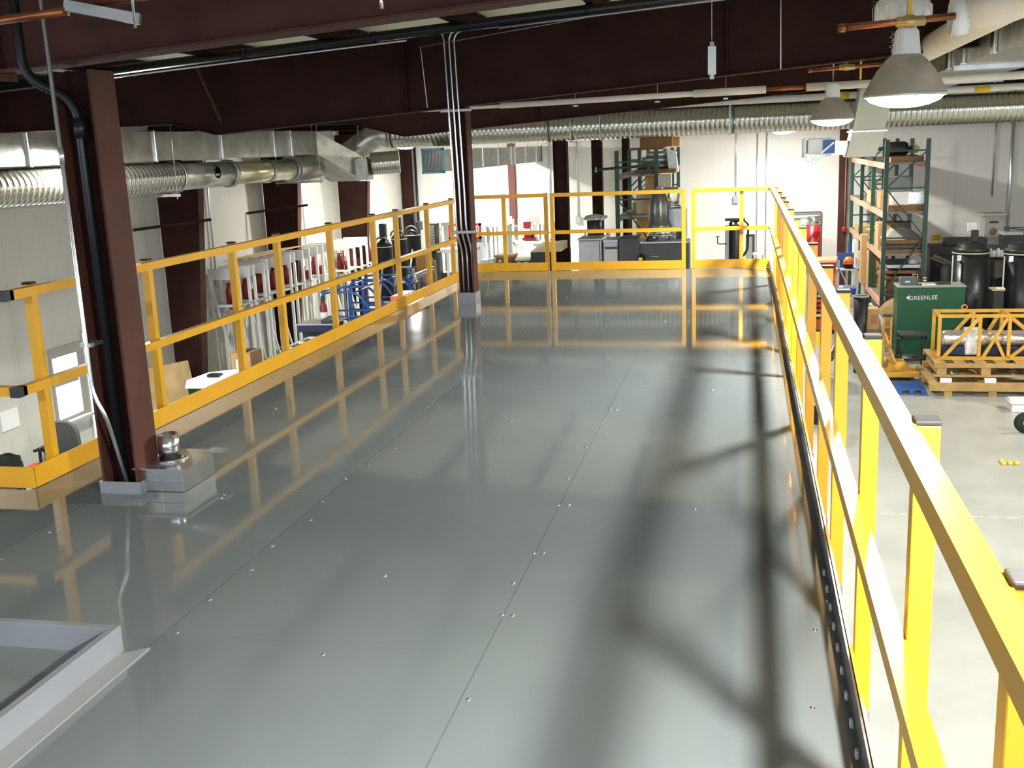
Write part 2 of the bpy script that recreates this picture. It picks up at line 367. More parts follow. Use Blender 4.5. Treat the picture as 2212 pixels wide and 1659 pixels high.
for i, px in enumerate((1590, 1636, 1656, 2150, 2187, 1185, 1245, 1385, 800, 838)):
    x = at(px, 300, YF-.03).x
    labs = {1590: 'grey conduit on the far wall ending in a small switch box', 1636: 'left one of two thin conduits close together on the bright far wall', 1656: 'right one of two thin conduits close together on the bright far wall',
            2150: 'thin dark conduit rising from the grey transformer box', 2187: 'thick grey conduit at the right edge of the far wall', 1185: 'thin conduit dropping down the far wall behind the railing gap',
            1245: 'conduit with a junction box between two dark columns', 1385: 'conduit on the far wall behind the green rack top', 800: 'conduit on the far wall just right of the wide tapered column', 838: 'pair of thin pipes left of the far corner column'}
    t = thing('wall_conduit', labs[px], 'conduit', 'conduits on the far wall')
    r = 0.05 if px == 2187 else 0.022
    zlo = {1590: -0.1, 2150: -0.2, 1245: -0.6, 1385: -1.0, 1185: -1.2, 800: -.6}.get(px, -2.4)
    MB().tube([(x, YF-.05, zlo), (x, YF-.05, 2.9)], r, 8).build('pipe', emt if px != 2150 else galv, t)
    if px in (1590, 1245, 800): MB().box(x-.08, x+.08, YF-.11, YF-.01, zlo-.1, zlo+.12, .01).build('junction_box', lightgrey, t)
for i, (y, lab) in enumerate(((11.95, 'left one of two conduits on the left wall beside the near column'), (12.35, 'right one of two conduits on the left wall beside the near column'), (20.4, 'conduit on the left wall above the white press frames'), (25.2, 'conduit on the left wall between the two farther tapered columns'))):
    o = MB().tube([(XL+.05, y, -0.9), (XL+.05, y, 2.4)], .022, 8).build('wall_conduit', emt); tag(o, lab, 'conduit', 'conduits on the left wall')
# stacked boards and an opening beside the first wall column
t = thing('wall_hatch', 'narrow wooden framed opening high on the left wall beside the first tapered column', 'hatch')
MB().box(XL+.01, XL+.06, 18.75, 19.5, 0.35, 1.35).build('frame', ply, t)
MB().box(XL+.06, XL+.08, 18.83, 18.9, 0.35, 1.35).build('slat', woodd, t)
MB().box(XL+.01, XL+.05, 18.75, 19.6, -0.7, 0.33).build('panel', mat('pinkish_board', (.5, .42, .34), .7), t)
# left window and door
t = thing('window_1', None, None); t['kind'] = 'structure'
f = MB()
f.box(XL-.12, XL+.03, WY0, WY1, WZ1-.16, WZ1); f.box(XL-.12, XL+.03, WY0, WY1, WZ0, WZ0+.05)
f.box(XL-.12, XL+.03, WY0, WY0+.06, WZ0+.05, WZ1-.16); f.box(XL-.12, XL+.03, WY1-.17, WY1, WZ0+.05, WZ1-.16)
f.box(XL-.12, XL+.0, WY0+.06, WY1-.17, -1.80, -1.74)
f.build('window_frame', mat('window_grey', (.34, .32, .29), .5), t)
MB().box(XL-.1, XL-.08, WY0+.061, WY1-.171, WZ0+.051, WZ1-.161).build('glass', daylight, t)
MB().box(XL-.01, XL+.14, WY0+.1, WY1-.05, WZ0-.05, WZ0, .01).build('sill', lightgrey, t)
t = thing('door_1', None, None); t['kind'] = 'structure'
f = MB(); f.box(XL-.15, XL+.02, DY0, DY0+.05, FZ, DZ1); f.box(XL-.15, XL+.02, DY1-.05, DY1, FZ, DZ1); f.box(XL-.15, XL+.02, DY0+.05, DY1-.05, DZ1-.05, DZ1); f.box(XL-.08, XL-.06, DY1-.2, DY1-.05, FZ, DZ1-.05)
f.box(XL-.08, XL-.06, DY0+.05, DY1-.2, -1.78, -1.72)
f.build('door_frame', lightgrey, t)
MB().box(XL-.11, XL-.09, DY0+.05, DY1-.05, FZ, DZ1-.05).build('glass', daylight, t)
# glazed lights low in the far wall (daylight between the columns), and the slatted one at right
def farwin(n, x0, x1, z0, z1, bars, slats=0, strength=daylight):
    t = thing('window_%d' % n, None, None); t['kind'] = 'structure'
    MB().box(x0, x1, YF-.03, YF-.015, z0, z1).build('glass', strength, t)
    f = MB(); w_ = .06
    f.box(x0-w_, x0, YF-.07, YF-.005, z0-w_, z1+w_); f.box(x1, x1+w_, YF-.07, YF-.005, z0-w_, z1+w_); f.box(x0, x1, YF-.07, YF-.005, z1, z1+w_); f.box(x0, x1, YF-.07, YF-.005, z0-w_, z0)
    for b in bars: f.box(b-.04, b+.04, YF-.07, YF-.005, z0, z1)
    for k in range(slats): zz = z0+(z1-z0)*(k+.6)/(slats); f.box(x0, x1, YF-.06, YF-.02, zz-.02, zz+.02)
    f.build('window_frame', mat('mullion_grey', (.2, .2, .21), .5), t)
farwin(2, -6.15, -4.3, -2.9, -1.0, (-5.75, -4.95))
farwin(3, 1.2, 2.15, -1.9, -0.62, (), 6, mat('daylight_blind', (0.8, 0.85, 0.9), 0.3, emit=((0.9, 0.95, 1.0), 1.6)))

# ------------------------------------------------------------------ mezzanine
dk = MB().prism([(XE, -4), (XE, YE), (XW, YE), (XW, 4.76), (-9, 4.76), (-9, -4)], 2, -0.04, 0.0)
deck = struct('mezzanine_floor', dk, deckm, 'glossy grey painted steel plate deck of the mezzanine', 'floor')
fr = MB(); fr.box(XE-.1, XE+.008, -4, YE, -.30, -.042); fr.box(XW-.02, XE, YE-.1, YE+.01, -.30, -.042); fr.box(XW-.01, XW+.1, 4.76, YE-.1, -.30, -.042); fr.box(-9, XW, 4.66, 4.77, -.30, -.042)
fr.build('edge_beam', brownd, deck)
for k in range(6):
    MB().box(XW+.1, XE-.1, 1.9+2.2*k, 2.0+2.2*k, -.25, -.042).build('joist', brownd, deck)
SCREWS = [[-0.87,4.78],[-0.82,4.79],[-0.87,4.16],[-0.83,4.17],[-0.87,3.55],[-0.83,3.55],[-0.89,3.84],[-0.84,2.93],[-1.43,3.85],[-2.06,4.73],[-2.01,4.46],[-2.05,3.54],[-2.02,3.85],[-2.03,3.25],[-0.22,4.79],[0.25,3.57],[-0.86,6.34],[-0.85,6.69],[-0.81,6.69],[-2.09,6.69],[-2.01,6.67],[-1.98,6.33],[-1.44,6.34],[-2.12,8.71],[-3.22,6.25],[-3.16,6.6],[-3.11,6.44],[-0.87,8.84],[-0.91,9.1],[-2.0,5.7],[-2.05,4.12],[-0.89,5.2],[-0.88,5.79],[-0.8,6.07],[-2.04,5.36],[-2.61,4.73],[-2.62,4.78],[-2.08,5.1],[-3.03,6.64],[-3.21,4.17],[-3.16,4.18],[-3.21,3.83],[-2.08,9.05],[-1.98,8.75],[-2.04,10.29],[-2.0,10.29],[-1.99,11.92],[-2.01,9.65],[-2.07,7.78],[-2.03,7.73],[-0.21,7.28],[0.31,3.82],[-1.42,3.16],[0.21,3.03],[-1.6,9.0],[-1.56,9.0],[-0.75,10.2],[-0.7,11.4],[-1.3,12.4],[-2.6,12.9],[-0.2,13.2]]
for (x, y) in SCREWS:
    MB().lathe([(0.0, .006), (.005, .005), (.0085, .002), (.009, 0)], (x, y, 0.0002), 8).build('screw_head', chrome, deck)
# scuffed footprints of dirt on the deck are too faint to be geometry; left to the paint's variation

# hatch curb at the near left
t = thing('hatch_curb', 'grey raised steel frame around the sunken hatch at the lower left of the deck', 'hatch')
cx, cy = -2.145, 3.09
MB().box(cx-.03, cx, -1.0, cy, 0.0, .10, .002).build('side_curb', greypaint, t)
MB().box(-6, cx-.03, cy-.03, cy, 0.0, .10, .002).build('end_curb', greypaint, t)
MB().prism([(cx, -1), (cx+.085, -1), (cx+.085, cy+.03), (cx, cy-.035)], 2, .0005, .006).build('flange', mat('flange_grey', (.24,.245,.25), .45), t)
MB().box(-6, cx-.03, -1, cy-.03, .0005, .004).build('hatch_lid', deckm, t)

# ------------------------------------------------------------------ railings
RH, TW = 1.07, 0.05
MIDZ = 0.56
def rail_run(t, p, q, out, posts, post_z0=-0.26, toe=True, top=True, caps=True, toe_m=yellow, prot=0.03, joints=()):
    """rails and toe board from p to q (x,y), posts behind them on the side `out`"""
    px, py = p; qx, qy = q; ox, oy = out
    d = Vector((qx-px, qy-py, 0)); L = d.length; d.normalize()
    c = Vector((ox, oy, 0))*(TW/2)
    if top:
        MB().bar((px+c.x, py+c.y, RH-TW/2), (qx+c.x, qy+c.y, RH-TW/2), TW).build('top_rail', yellow, t)
        MB().bar((px+c.x, py+c.y, MIDZ-TW/2), (qx+c.x, qy+c.y, MIDZ-TW/2), TW).build('mid_rail', yellow, t)
    if toe: MB().bar((px+ox*.004, py+oy*.004, .062), (qx+ox*.004, qy+oy*.004, .062), .008, .116).build('toe_board', toe_m, t)
    for s in posts:
        b = Vector((px, py, 0)) + d*s + Vector((ox, oy, 0))*(TW+.026)
        pb = MB(); pb.box(b.x-.026, b.x+.026, b.y-.026, b.y+.026, post_z0, RH+prot, .003)
        po = pb.build('post', yellow, t)
        if caps: MB().box(b.x-.028, b.x+.028, b.y-.028, b.y+.028, RH+prot, RH+prot+.012, .004).build('post_cap', rubber, po)
right = thing('guard_railing', 'long yellow guard railing on the right edge of the deck running to the far corner', 'railing')
RY = [0.45, 1.50, 2.38, 3.42, 4.46, 5.33, 6.5, 7.7, 8.5, 9.7, 10.9, 11.7, 12.9, 14.1]
rail_run(right, (0.315, -0.6), (0.315, YE-.02), (1, 0), [y+.6 for y in RY], toe=False, prot=-.004)
# right toe plate: dark channel seen from inside, thin yellow plate behind it
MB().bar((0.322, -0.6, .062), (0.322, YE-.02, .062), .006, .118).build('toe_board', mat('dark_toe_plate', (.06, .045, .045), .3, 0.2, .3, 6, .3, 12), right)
MB().bar((0.334, -0.6, .04), (0.334, YE-.02, .04), .01, .165).build('outer_plate', yellow, right)
for y in RY:
    MB().box(.362, .42, y-.03, y+.03, -.30, -.20, .003).build('post_bracket', greypaint, right)
sc = [1.95+.16*i for i in range(14)]
for y in sc: MB().box(.306, .318, y-.012, y+.012, .015, .04, .004).build('clip', mat('dull_zinc', (.5,.5,.55), .5, .3), right)
left = thing('guard_railing', 'long yellow guard railing on the left edge of the deck with a returned near end', 'railing')
LY = [5.06, 6.24, 7.44, 8.24, 9.40, 10.61, 11.38, 12.57, 13.7]
rail_run(left, (XW+.02, 4.80), (XW+.02, YE-.3), (-1, 0), [y-4.80 for y in LY], post_z0=-.2, prot=.004)
rail_run(left, (XW+.02, 4.78), (-7.0, 4.78), (0, 1), [1.3, 2.4], post_z0=-.2)
MB().box(XW-.035, XW+.022, 4.76, 4.80, RH-TW-.002, RH+.002).build('corner_bracket', blackm, left)
MB().box(XW-.035, XW+.022, 4.76, 4.80, MIDZ-TW-.002, MIDZ+.002).build('corner_bracket', blackm, left)
e1 = thing('end_railing', 'yellow railing panel at the deck end beside the conduit column', 'railing', 'yellow railing panels across the deck end')
rail_run(e1, (XW+.02, YE), (-2.69, YE), (0, 1), [0.42, 1.02], prot=-.01, post_z0=-.2)
e2 = thing('end_railing', 'widest middle yellow railing panel across the deck end', 'railing', 'yellow railing panels across the deck end')
rail_run(e2, (-2.64, YE), (-0.79, YE), (0, 1), [], post_z0=0.0)
for x in (-2.615, -.815): MB().box(x-.026, x+.026, YE-.002, YE+.052, .0, RH+.001, .003).build('post', yellow, e2)
e3 = thing('end_railing', 'yellow railing panel at the far right corner of the deck end', 'railing', 'yellow railing panels across the deck end')
rail_run(e3, (-.705, YE), (0.315, YE), (0, 1), [0.655], prot=-.06, post_z0=-.2)
MB().box(-.706, -.655, YE-.002, YE+.052, 0, RH+.001, .003).build('post', yellow, e3)

# ------------------------------------------------------------------ conduits and pipes on the columns
def bend(pts, r, n=6):
    """polyline with its corners rounded by radius r"""
    pts = [Vector(p) for p in pts]; out = [pts[0]]
    for a, b, c in zip(pts, pts[1:], pts[2:]):
        u = (a-b).normalized(); v = (c-b).normalized(); rr = min(r, (a-b).length*.49, (c-b).length*.49)
        for i in range(n+1):
            t_ = i/n; out.append((b+u*rr)*(1-t_)**2 + b*2*t_*(1-t_) + (b+v*rr)*t_**2)
    out.append(pts[-1]); return out
t = thing('electrical_conduit', 'bright zinc conduit strapped beside the near red-brown column, kinked near its foot', 'conduit')
cy1 = 4.66
MB().tube(bend([(-3.235, cy1, 3.2), (-3.225, cy1, 0.56), (-3.165, cy1, 0.44), (-3.185, cy1+.06, 0.34), (-3.175, cy1+.14, .0)], .08), .0105, 12).build('pipe', emt, t)
MB().tube([(-3.228, cy1, 1.78), (-3.228, cy1, 1.70)], .014, 12).build('coupling', emt, t)
MB().box(-3.26, -3.2, cy1-.005, cy1+.11, .80, .82).build('strap', steelm, t)
t = thing('drain_pipe', 'black iron pipe standing in the web of the near red-brown column', 'pipe')
MB().tube(bend([(-3.42, 4.72, 3.1), (-3.42, 4.72, 2.12), (-3.2, 4.79, 2.0), (-3.2, 4.80, 0.0)], .1), .024, 14).build('pipe', blackiron, t)
MB().lathe([(.036, 0), (.036, .10)], (-3.2, 4.80, 1.82), 14).build('coupling', blackiron, t)
for i, (x, dxt, dirn, lab) in enumerate(((-3.085, 0.0, -1, 'left one of three silver conduits on the middle column'), (-3.03, 0.0, 1, 'centre one of three silver conduits on the middle column'), (-2.975, 0.0, 1, 'right one of three silver conduits on the middle column'))):
    t = thing('electrical_conduit', lab, 'conduit', 'three conduits on the middle column')
    yy = 11.34; zc = 2.93 + (0.02 if i == 0 else 0.0 if i == 1 else -.01)
    xs = x + (0.035 if True else 0)
    top = (x + dirn*(.55 if i else .4), yy, zc + dirn*.055*.5 + .0)
    MB().tube(bend([(x+.01, yy+.1, 0.0), (x+.01, yy+.1, .62), (x-.015, yy, .82), (x-.015, yy, 1.2), (x-.05, yy, zc), top], .12, 8), .010, 10).build('pipe', emt, t)
for z in (0.80, 2.02):
    pass
t = thing('conduit_strap', 'lower grey strap channel tying three conduits to the middle column', 'bracket', 'straps on the middle column')
MB().box(-3.17, -2.9, 11.36, 11.40, 0.80, 0.83, .004).build('channel', steelm, t)
t = thing('conduit_strap', 'upper grey strap channel tying three conduits to the middle column', 'bracket', 'straps on the middle column')
MB().box(-3.22, -2.88, 11.36, 11.40, 2.10, 2.13, .004).build('channel', steelm, t)
def zp(x): return 2.90 + 0.056*(x+3.1)
t = thing('black_sprinkler_main', 'black pipe running along the top of the beam above the middle column', 'pipe')
MB().tube([(XL, 11.25, zp(XL)+.05), (4.5, 11.25, zp(4.5)+.05)], .052, 14).build('pipe', blackiron, t)
for x in (-7.6, -5.4, -3.9, -1.6): MB().lathe([(.062, 0), (.062, .05)], (x, 11.25, zp(x)+.05), 12, 0).build('hanger', blackiron, t)
t = thing('electrical_conduit', 'long silver conduit under the black pipe on the dark beam', 'conduit')
MB().tube([(-9.5, 11.2, zp(-9.5)-.03), (-3.5, 11.2, zp(-3.5)-.03)], .011, 8).build('pipe', emt, t)
MB().tube([(-2.5, 11.2, zp(-2.5)-.02), (4, 11.2, zp(4)-.02)], .013, 8).build('pipe', emt, t)
o = MB().tube([(-1.6, 11.2, zp(-1.6)-.03), (-3.4, 11.3, 2.78)], .004, 6).build('stay_wire', steelm); tag(o, 'thin stay wire slanting across the dark beam left of three conduits', 'wire')
# insulated white pipe hung below the beam, copper showing in a gap
t = thing('insulated_pipe', 'long white insulated pipe under the dark beam with bare copper in a gap', 'pipe')
MB().tube([(-4.25, 14, 2.235), (-3.15, 14, 2.24)], .022, 10).build('thin_end', whitej, t)
MB().tube([(-3.15, 14, 2.245), (-.65, 14, 2.275)], .036, 12).build('jacket', whitej, t)
MB().tube([(-.65, 14, 2.275), (.24, 14, 2.283)], .048, 12).build('jacket', whitej, t)
MB().tube([(.24, 14, 2.283), (.72, 14, 2.283)], .024, 12).build('bare_copper', copper, t)
MB().tube([(.72, 14, 2.285), (6, 14, 2.32)], .048, 12).build('jacket', whitej, t)
for x in (-3.6, -2.15, -1.1, -.25):
    b = MB(); b.tube([(x, 14, 2.2), (x, 14, 2.62)], .004, 6); b.box(x-.03, x+.03, 13.95, 14.05, 2.19, 2.205); b.build('hanger', steelm, t)
t = thing('insulated_pipe', 'farther white insulated pipe just above the long round duct at right', 'pipe')
MB().tube([(-2.6, 20, 2.35), (9, 20, 2.40)], .06, 12).build('jacket', whitej, t)
for x in (1.5, 3.8): MB().lathe([(.065, 0), (.065, .25)], (x, 20, 2.37), 12, 0).build('yellow_band', signy, t)
# strut and copper at the upper left
t = thing('strut_channel', 'galvanised strut channel hanging at the top left under the near beam', 'bracket')
MB().bar(at(140, 12, 4.2), at(303, 42, 4.3), .045).build('channel', galv, t)
for px, py in ((148, 30), (292, 55)): p = at(px, py, 4.22); MB().tube([(p.x, p.y, p.z-.01), (p.x, p.y, p.z+.5)], .006, 8).build('rod', chrome, t)
a, b = at(-60, 52, 4.18), at(140, 24, 4.18)
o = MB().tube([a, b], .018, 12).build('copper_pipe', copper); tag(o, 'copper pipe at the top left corner left of the strut channel', 'pipe')
a, b = at(205, 4, 4.25), at(560, -38, 4.25)
o = MB().tube([a, b], .018, 12).build('copper_pipe', copper); tag(o, 'copper pipe along the top edge above the strut channel', 'pipe')
a = at(822, -20, 4.4)
o = MB().tube([a, a-Vector((0, 0, .07))], .008, 8).build('threaded_rod', chrome); tag(o, 'short zinc rod end poking down from the top edge before the near beam', 'rod')

# ------------------------------------------------------------------ high bay lamps
def lamp(x, y, lab, group='high bay lamps over the shop', z=1.85):
    t = thing('high_bay_lamp', lab, 'lamp', group, (x, y, z)); t.scale = (1.0, 1.0, .86)
    MB().lathe([(.245, .0), (.262, .004), (.258, .02), (.225, .10), (.175, .20), (.12, .275), (.085, .305), (.08, .303), (.115, .27), (.17, .195), (.22, .095), (.246, .01)], (0, 0, 0), 40, 2, True).build('reflector', lampshade, t)
    MB().lathe([(.243, .006), (.215, -.03), (.15, -.06), (.08, -.075), (.0, -.08)], (0, 0, 0), 28).build('lens', lens, t)
    ld = bpy.data.lights.new('bulb', 'POINT'); ld.energy = LAMP; ld.color = LAMP_COL; ld.shadow_soft_size = 0.11
    lo = bpy.data.objects.new('bulb', ld); C.objects.link(lo); lo.parent = t; lo.location = (0, 0, .09)
    h = MB(); h.lathe([(.088, .30), (.086, .33), (.072, .47), (.055, .50), (.0, .50)], (0, 0, 0), 20)
    for k in range(10):
        a = 2*PI*k/10; h.bar((.083*math.cos(a), .083*math.sin(a), .31), (.066*math.cos(a), .066*math.sin(a), .47), .012)
    h.build('ballast_housing', white, t)
    MB().tube([(0, 0, .5), (0, 0, (zt(x)+.2-z)/.86)], .007, 8).build('stem', steelm, t)
    return t
L1 = lamp(1.0, 7.47, 'large lit high bay lamp nearest the camera at upper right', z=1.915)
hb = MB(); hb.lathe([(.18, .0), (.183, .10), (.165, .16), (.12, .20), (.0, .21)], (0.0, .25, .56), 24)
for k in range(14):
    a = 2*PI*k/14; hb.bar((.182*math.cos(a), .25+.182*math.sin(a), .56), (.182*math.cos(a), .25+.182*math.sin(a), .68), .012)
hb.build('upper_housing', white, L1)
ch = MB()
for k in range(5): ch.tube([(-.10-.012*(k % 2), -.05, .47-.035*k), (-.085, -.05, .45-.035*k), (-.10, -.05, .435-.035*k)], .003, 6)
ch.build('safety_chain', steelm, L1)
MB().box(-.012, .012, -.10, -.09, .52, .80).build('yellow_strap', signy, L1)
L2 = dup(L1, (0.0, 6.03, -0.045), 'second lit high bay lamp from the camera, left of the large one')
for ch_ in [c for c in bpy.data.objects if c.parent == L2 and c.name.startswith(('upper_housing',))]: bpy.data.objects.remove(ch_)
for ch_ in [c for c in bpy.data.objects if c.parent == L2 and c.name.startswith('yellow_strap')]: ch_.location.x += .30
base = lamp(0.87, 25.1, 'small lit lamp under the round duct, right of the storage boxes')
LROW = [(1.0, 1.4), (1.0, -4.6), (0.95, 30.2), (-8.35, 12.9), (-7.9, 24.7), (-7.88, 30.2), (8.7, 7.4), (8.7, 13.5), (8.7, 19.5), (-7.9, 0.8)]  # lamps at right, behind camera and near left are unseen, added for light
LL = {(-7.9, 24.7): 'small lit lamp under the left end of the long round duct', (-8.35, 12.9): 'lit lamp behind the near column beside the left ducts', (1.0, 1.4): 'lit lamp above the near end of the right railing'}
for x, y in LROW:
    lamp(x, y, LL.get((x, y), 'lit high bay lamp added outside the view for its light, or hidden in the view'))
# ------------------------------------------------------------------ ducts
def spiral(t, p, q, r, step=0.1, name='spiral_pipe', m=None, seg=28):
    p = Vector(p); q = Vector(q); L = (q-p).length; d = (q-p)/L; pts = []; rs = []; n = max(2, int(L/step))
    for i in range(n):
        s0 = L*i/n; s1 = L*(i+1)/n
        for s_, rr in ((s0, r), (s1-.014, r), (s1-.007, r+.007)): pts.append(p+d*s_); rs.append(rr)
    pts.append(q); rs.append(r)
    return MB().tube(pts, rs, seg).build(name, m or galvr, t)
def ring(t, p, axis, r, w_=.03, name='flange_ring', m=None):
    return MB().lathe([(r, -w_/2), (r+.02, -w_/2), (r+.02, w_/2), (r, w_/2)], p, 28, axis, True).build(name, m or steelm, t)
def ray_y(px, X, py=330):
    d = _f + _r*((px-IW/2)/FPX) - _u*((py-IH/2)/FPX); return d.y*X/d.x
# D1 long round duct across the hall
DY, DZ, DR = 22.68, 2.095, .285
t = thing('round_duct', 'long ribbed round duct crossing the hall above the end railing', 'duct')
xs_ = [-7.55] + [at(px, 290, DY).x for px in (1185, 1580)] + [9.0]
for a, b in zip(xs_, xs_[1:]):
    spiral(t, (a, DY, DZ), (b, DY, DZ), DR, .095)
    ring(t, (a, DY, DZ), 0, DR, .05)
MB().tube(bend([(-7.55, DY, DZ), (-7.95, DY, DZ), (-8.7, DY-.1, 1.60), (-8.98, DY-.6, 1.48), (-8.98, 20.4, 1.46)], .25, 5), .27, 24).build('elbow', galv, t)
for px in (1237, 1300, 1577): # hanger angles under the duct
    x = at(px, 300, DY).x
    b = MB(); b.tube([(x, DY, DZ+DR), (x, DY, zt(x)+.2)], .008, 6); b.box(x-.012, x+.012, DY-DR-.02, DY+DR, DZ-DR-.03, DZ-DR-.008); b.box(x-.012, x+.012, DY-DR-.02, DY-DR-.005, DZ-DR-.03, DZ+DR+.01); b.box(x-.012, x+.012, DY-DR-.02, DY+.01, DZ+DR, DZ+DR+.012)
    b.build('hanger_strap', steelm, t)
# D3 round duct along the left wall
t = thing('round_duct', 'ribbed round duct running lengthwise below the flat duct on the left', 'duct')
spiral(t, (-8.95, 7.6, 1.46), (-8.95, 15.7, 1.46), .235, .11)
for y in (11.1, 15.75): ring(t, (-8.95, y, 1.46), 1, .235, .04)
MB().tube([(-8.95, 15.75, 1.46), (-8.95, 17.6, 1.46)], .215, 24).build('smooth_section', galv, t)
MB().lathe([(.0, 0), (.09, 0), (.10, .012), (.105, 0.0)], (-8.95+.212, 16.85, 1.50), 18, 0).build('damper_hole', blackiron, t)
ring(t, (-8.95, 17.6, 1.46), 1, .225, .12)
MB().tube([(-8.95, 17.6, 1.46), (-8.95, 20.4, 1.46)], .20, 24).build('smooth_section', mat('warm_sheet_metal', (.68, .62, .42), .3, .85, .1, 4), t)
for y in (19.2, 20.3): ring(t, (-8.95, y, 1.46), 1, .205, .05)
for i, (y, w_) in enumerate(((15.2, .9), (21.0, .7))):
    tt = thing('trapeze_hanger', ['galvanised hanger channel under the round duct right of the near column', 'galvanised hanger channel under the round duct by the wall column'][i], 'bracket', 'hanger channels under the left ducts')
    MB().box(-9.6, -8.55, y-.02, y+.02, 1.17, 1.215, .004).build('channel', galv, tt)
    for x in (-9.55, -8.6): MB().tube([(x, y, 1.13), (x, y, zt(x)+.2)], .006, 6).build('rod', chrome, tt)
# D2 flat rectangular duct
t = thing('flat_duct', 'long flat sheet metal duct with bright joints high on the left', 'duct')
yE = 21.2
MB().hull8([(-9.45, 7.5, 1.71), (-8.7, 7.5, 1.71), (-8.7, 7.5, 2.09), (-9.45, 7.5, 2.09)], [(-9.45, yE, 1.74), (-8.7, yE, 1.74), (-8.7, yE, 2.21), (-9.45, yE, 2.21)]).build('duct_body', galv, t)
for px in (62, 336, 480, 593, 630, 716):
    y = ray_y(px, -8.7); k = (y-7.5)/(yE-7.5); zlo, zhi = 1.71+.03*k, 2.09+.12*k
    j = MB(); j.box(-8.70, -8.672, y-.028, y+.028, zlo-.015, zhi+.015, .008); j.box(-9.47, -8.68, y-.01, y+.01, zhi, zhi+.02); j.box(-9.47, -8.68, y-.01, y+.01, zlo-.02, zlo)
    j.build('joint', chrome, t)
MB().hull8([(-9.45, yE, 1.74), (-8.7, yE, 1.74), (-8.7, yE, 2.21), (-9.45, yE, 2.21)], [(-8.75, yE+.75, 1.15), (-7.98, yE+.75, 1.15), (-7.90, yE+.7, 1.62), (-8.75, yE+.75, 1.62)]).build('offset_section', galv, t)
j = MB()
for k in range(3): j.box(-8.0+.07*k, -7.965+.07*k, yE+.45, yE+.72, 1.15, 1.63, .01)
j.build('joint', chrome, t)
MB().hull8([(-8.05, yE+.42, 1.17), (-7.78, yE+.42, 1.17), (-7.78, yE+.42, 1.6), (-8.05, yE+.42, 1.6)], [(-8.05, yE+.75, 1.17), (-7.78, yE+.75, 1.17), (-7.78, yE+.75, 1.6), (-8.05, yE+.75, 1.6)]).build('outlet_collar', galv, t)
spiral(t, (-7.80, yE+.72, 1.50), (-7.22, yE+.9, 1.52), .235, .055, 'outlet_stub')
for px in (245, 312):
    y = ray_y(px, -8.75)
    o = MB().tube([(-8.75, y, 2.13), (-8.75, y, zt(-8.75)+.2)], .005, 6).build('hanger_wire', steelm)
    tag(o, 'thin hanger rod above the flat duct, %s the near column' % ('just right of' if px == 245 else 'farther right of'), 'rod')
for px, lab in ((672, 'left'), (772, 'right')):
    p = at(px, 268, 21.6)
    o = MB().tube([(p.x, 21.6, 1.9 if px > 700 else 2.2), (p.x, 21.6, zt(p.x)+.2)], .006, 6).build('hanger_wire', steelm); tag(o, '%s one of two hanger rods at the bend of the flat duct' % lab, 'rod')
# D4 far flat duct with taped end
t = thing('flat_duct', 'small flat duct beyond the middle column with a blue taped open end', 'duct')
MB().box(-6.62, -6.2, 21.9, YF-.35, 1.28, 1.74).build('duct_body', galv, t)
for px in (1042, 1075, 1104, 1112, 1135, 1158, 1172, 1182):
    y = min(ray_y(px, -6.2), YF-.5); j = MB(); j.box(-6.2, -6.18, y-.05, y+.05, 1.26, 1.76, .006); j.build('joint', chrome, t)
f = MB(); x0, x1, z0, z1 = -6.66, -6.17, 1.25, 1.77
f.box(x0, x1, 21.86, 21.9, z0, z0+.035); f.box(x0, x1, 21.86, 21.9, z1-.035, z1); f.box(x0, x0+.035, 21.86, 21.9, z0, z1); f.box(x1-.035, x1, 21.86, 21.9, z0, z1)
f.build('blue_tape_edge', tapeb, t)
o = MB().box(x0+.03, x1-.03, 21.872, 21.895, z0+.03, z1-.03).build('register', grille, t)
f = MB()
for k in range(5): f.bar((x0+.06+.075*k, 21.868, z0+.05), (x0+.12+.075*k, 21.868, z1-.06), .006)
f.build('film_creases', mat('film_streak', (.55, .6, .5), .2), o)
for y in (24, 28, 32):
    MB().tube([(-6.4, y, 1.74), (-6.4, y, zt(-6.4)+.2)], .006, 6).build('hanger_rod', steelm, t)
# D5 right flat duct, with a drop and a wrapped register
t = thing('flat_duct', 'large flat duct with bright joints at the upper right ending in a drop', 'duct')
MB().box(2.2, 3.1, 7.5, 19.4, 2.365, 2.80).build('duct_body', galv, t)
for px in (2150, 2085, 2053, 1868, 1846):
    y = ray_y(px, 2.2, 120); y = min(y, 19.2)
    MB().box(2.165, 2.2, y-.08, y+.08, 2.355, 2.81, .01).build('joint', chrome, t)
for k in range(3): MB().tube([(3.3, 9+3.5*k, 2.3), (3.3, 9+3.5*k, zt(3.3)+.2)], .006, 6).build('hanger_rod', steelm, t)
for k in range(3): MB().box(2.15, 3.4, 8.97+3.5*k, 9.03+3.5*k, 2.315, 2.364).build('hanger_channel', galv, t)
dm = mat('dull_duct_sheet', (0.50, 0.48, 0.38), 0.5, 0.3, .05, 3)
MB().hull8([(1.78, 19.4, 1.75), (2.30, 19.4, 1.75), (2.30, 19.95, 1.75), (1.78, 19.95, 1.75)], [(1.90, 19.4, 2.5), (2.45, 19.4, 2.5), (2.45, 19.95, 2.5), (1.90, 19.95, 2.5)]).build('drop_upper', dm, t)
MB().hull8([(1.68, 19.37, 1.32), (2.16, 19.37, 1.32), (2.16, 19.98, 1.32), (1.68, 19.98, 1.32)], [(1.77, 19.37, 1.735), (2.31, 19.37, 1.735), (2.31, 19.98, 1.735), (1.77, 19.98, 1.735)]).build('drop_lower', dm, t)
MB().box(1.74, 2.34, 19.34, 20.0, 1.735, 1.755).build('drop_flange', chrome, t)
MB().box(1.45, 1.72, 19.6, 19.9, 1.36, 1.60).build('side_collar', galv, t)
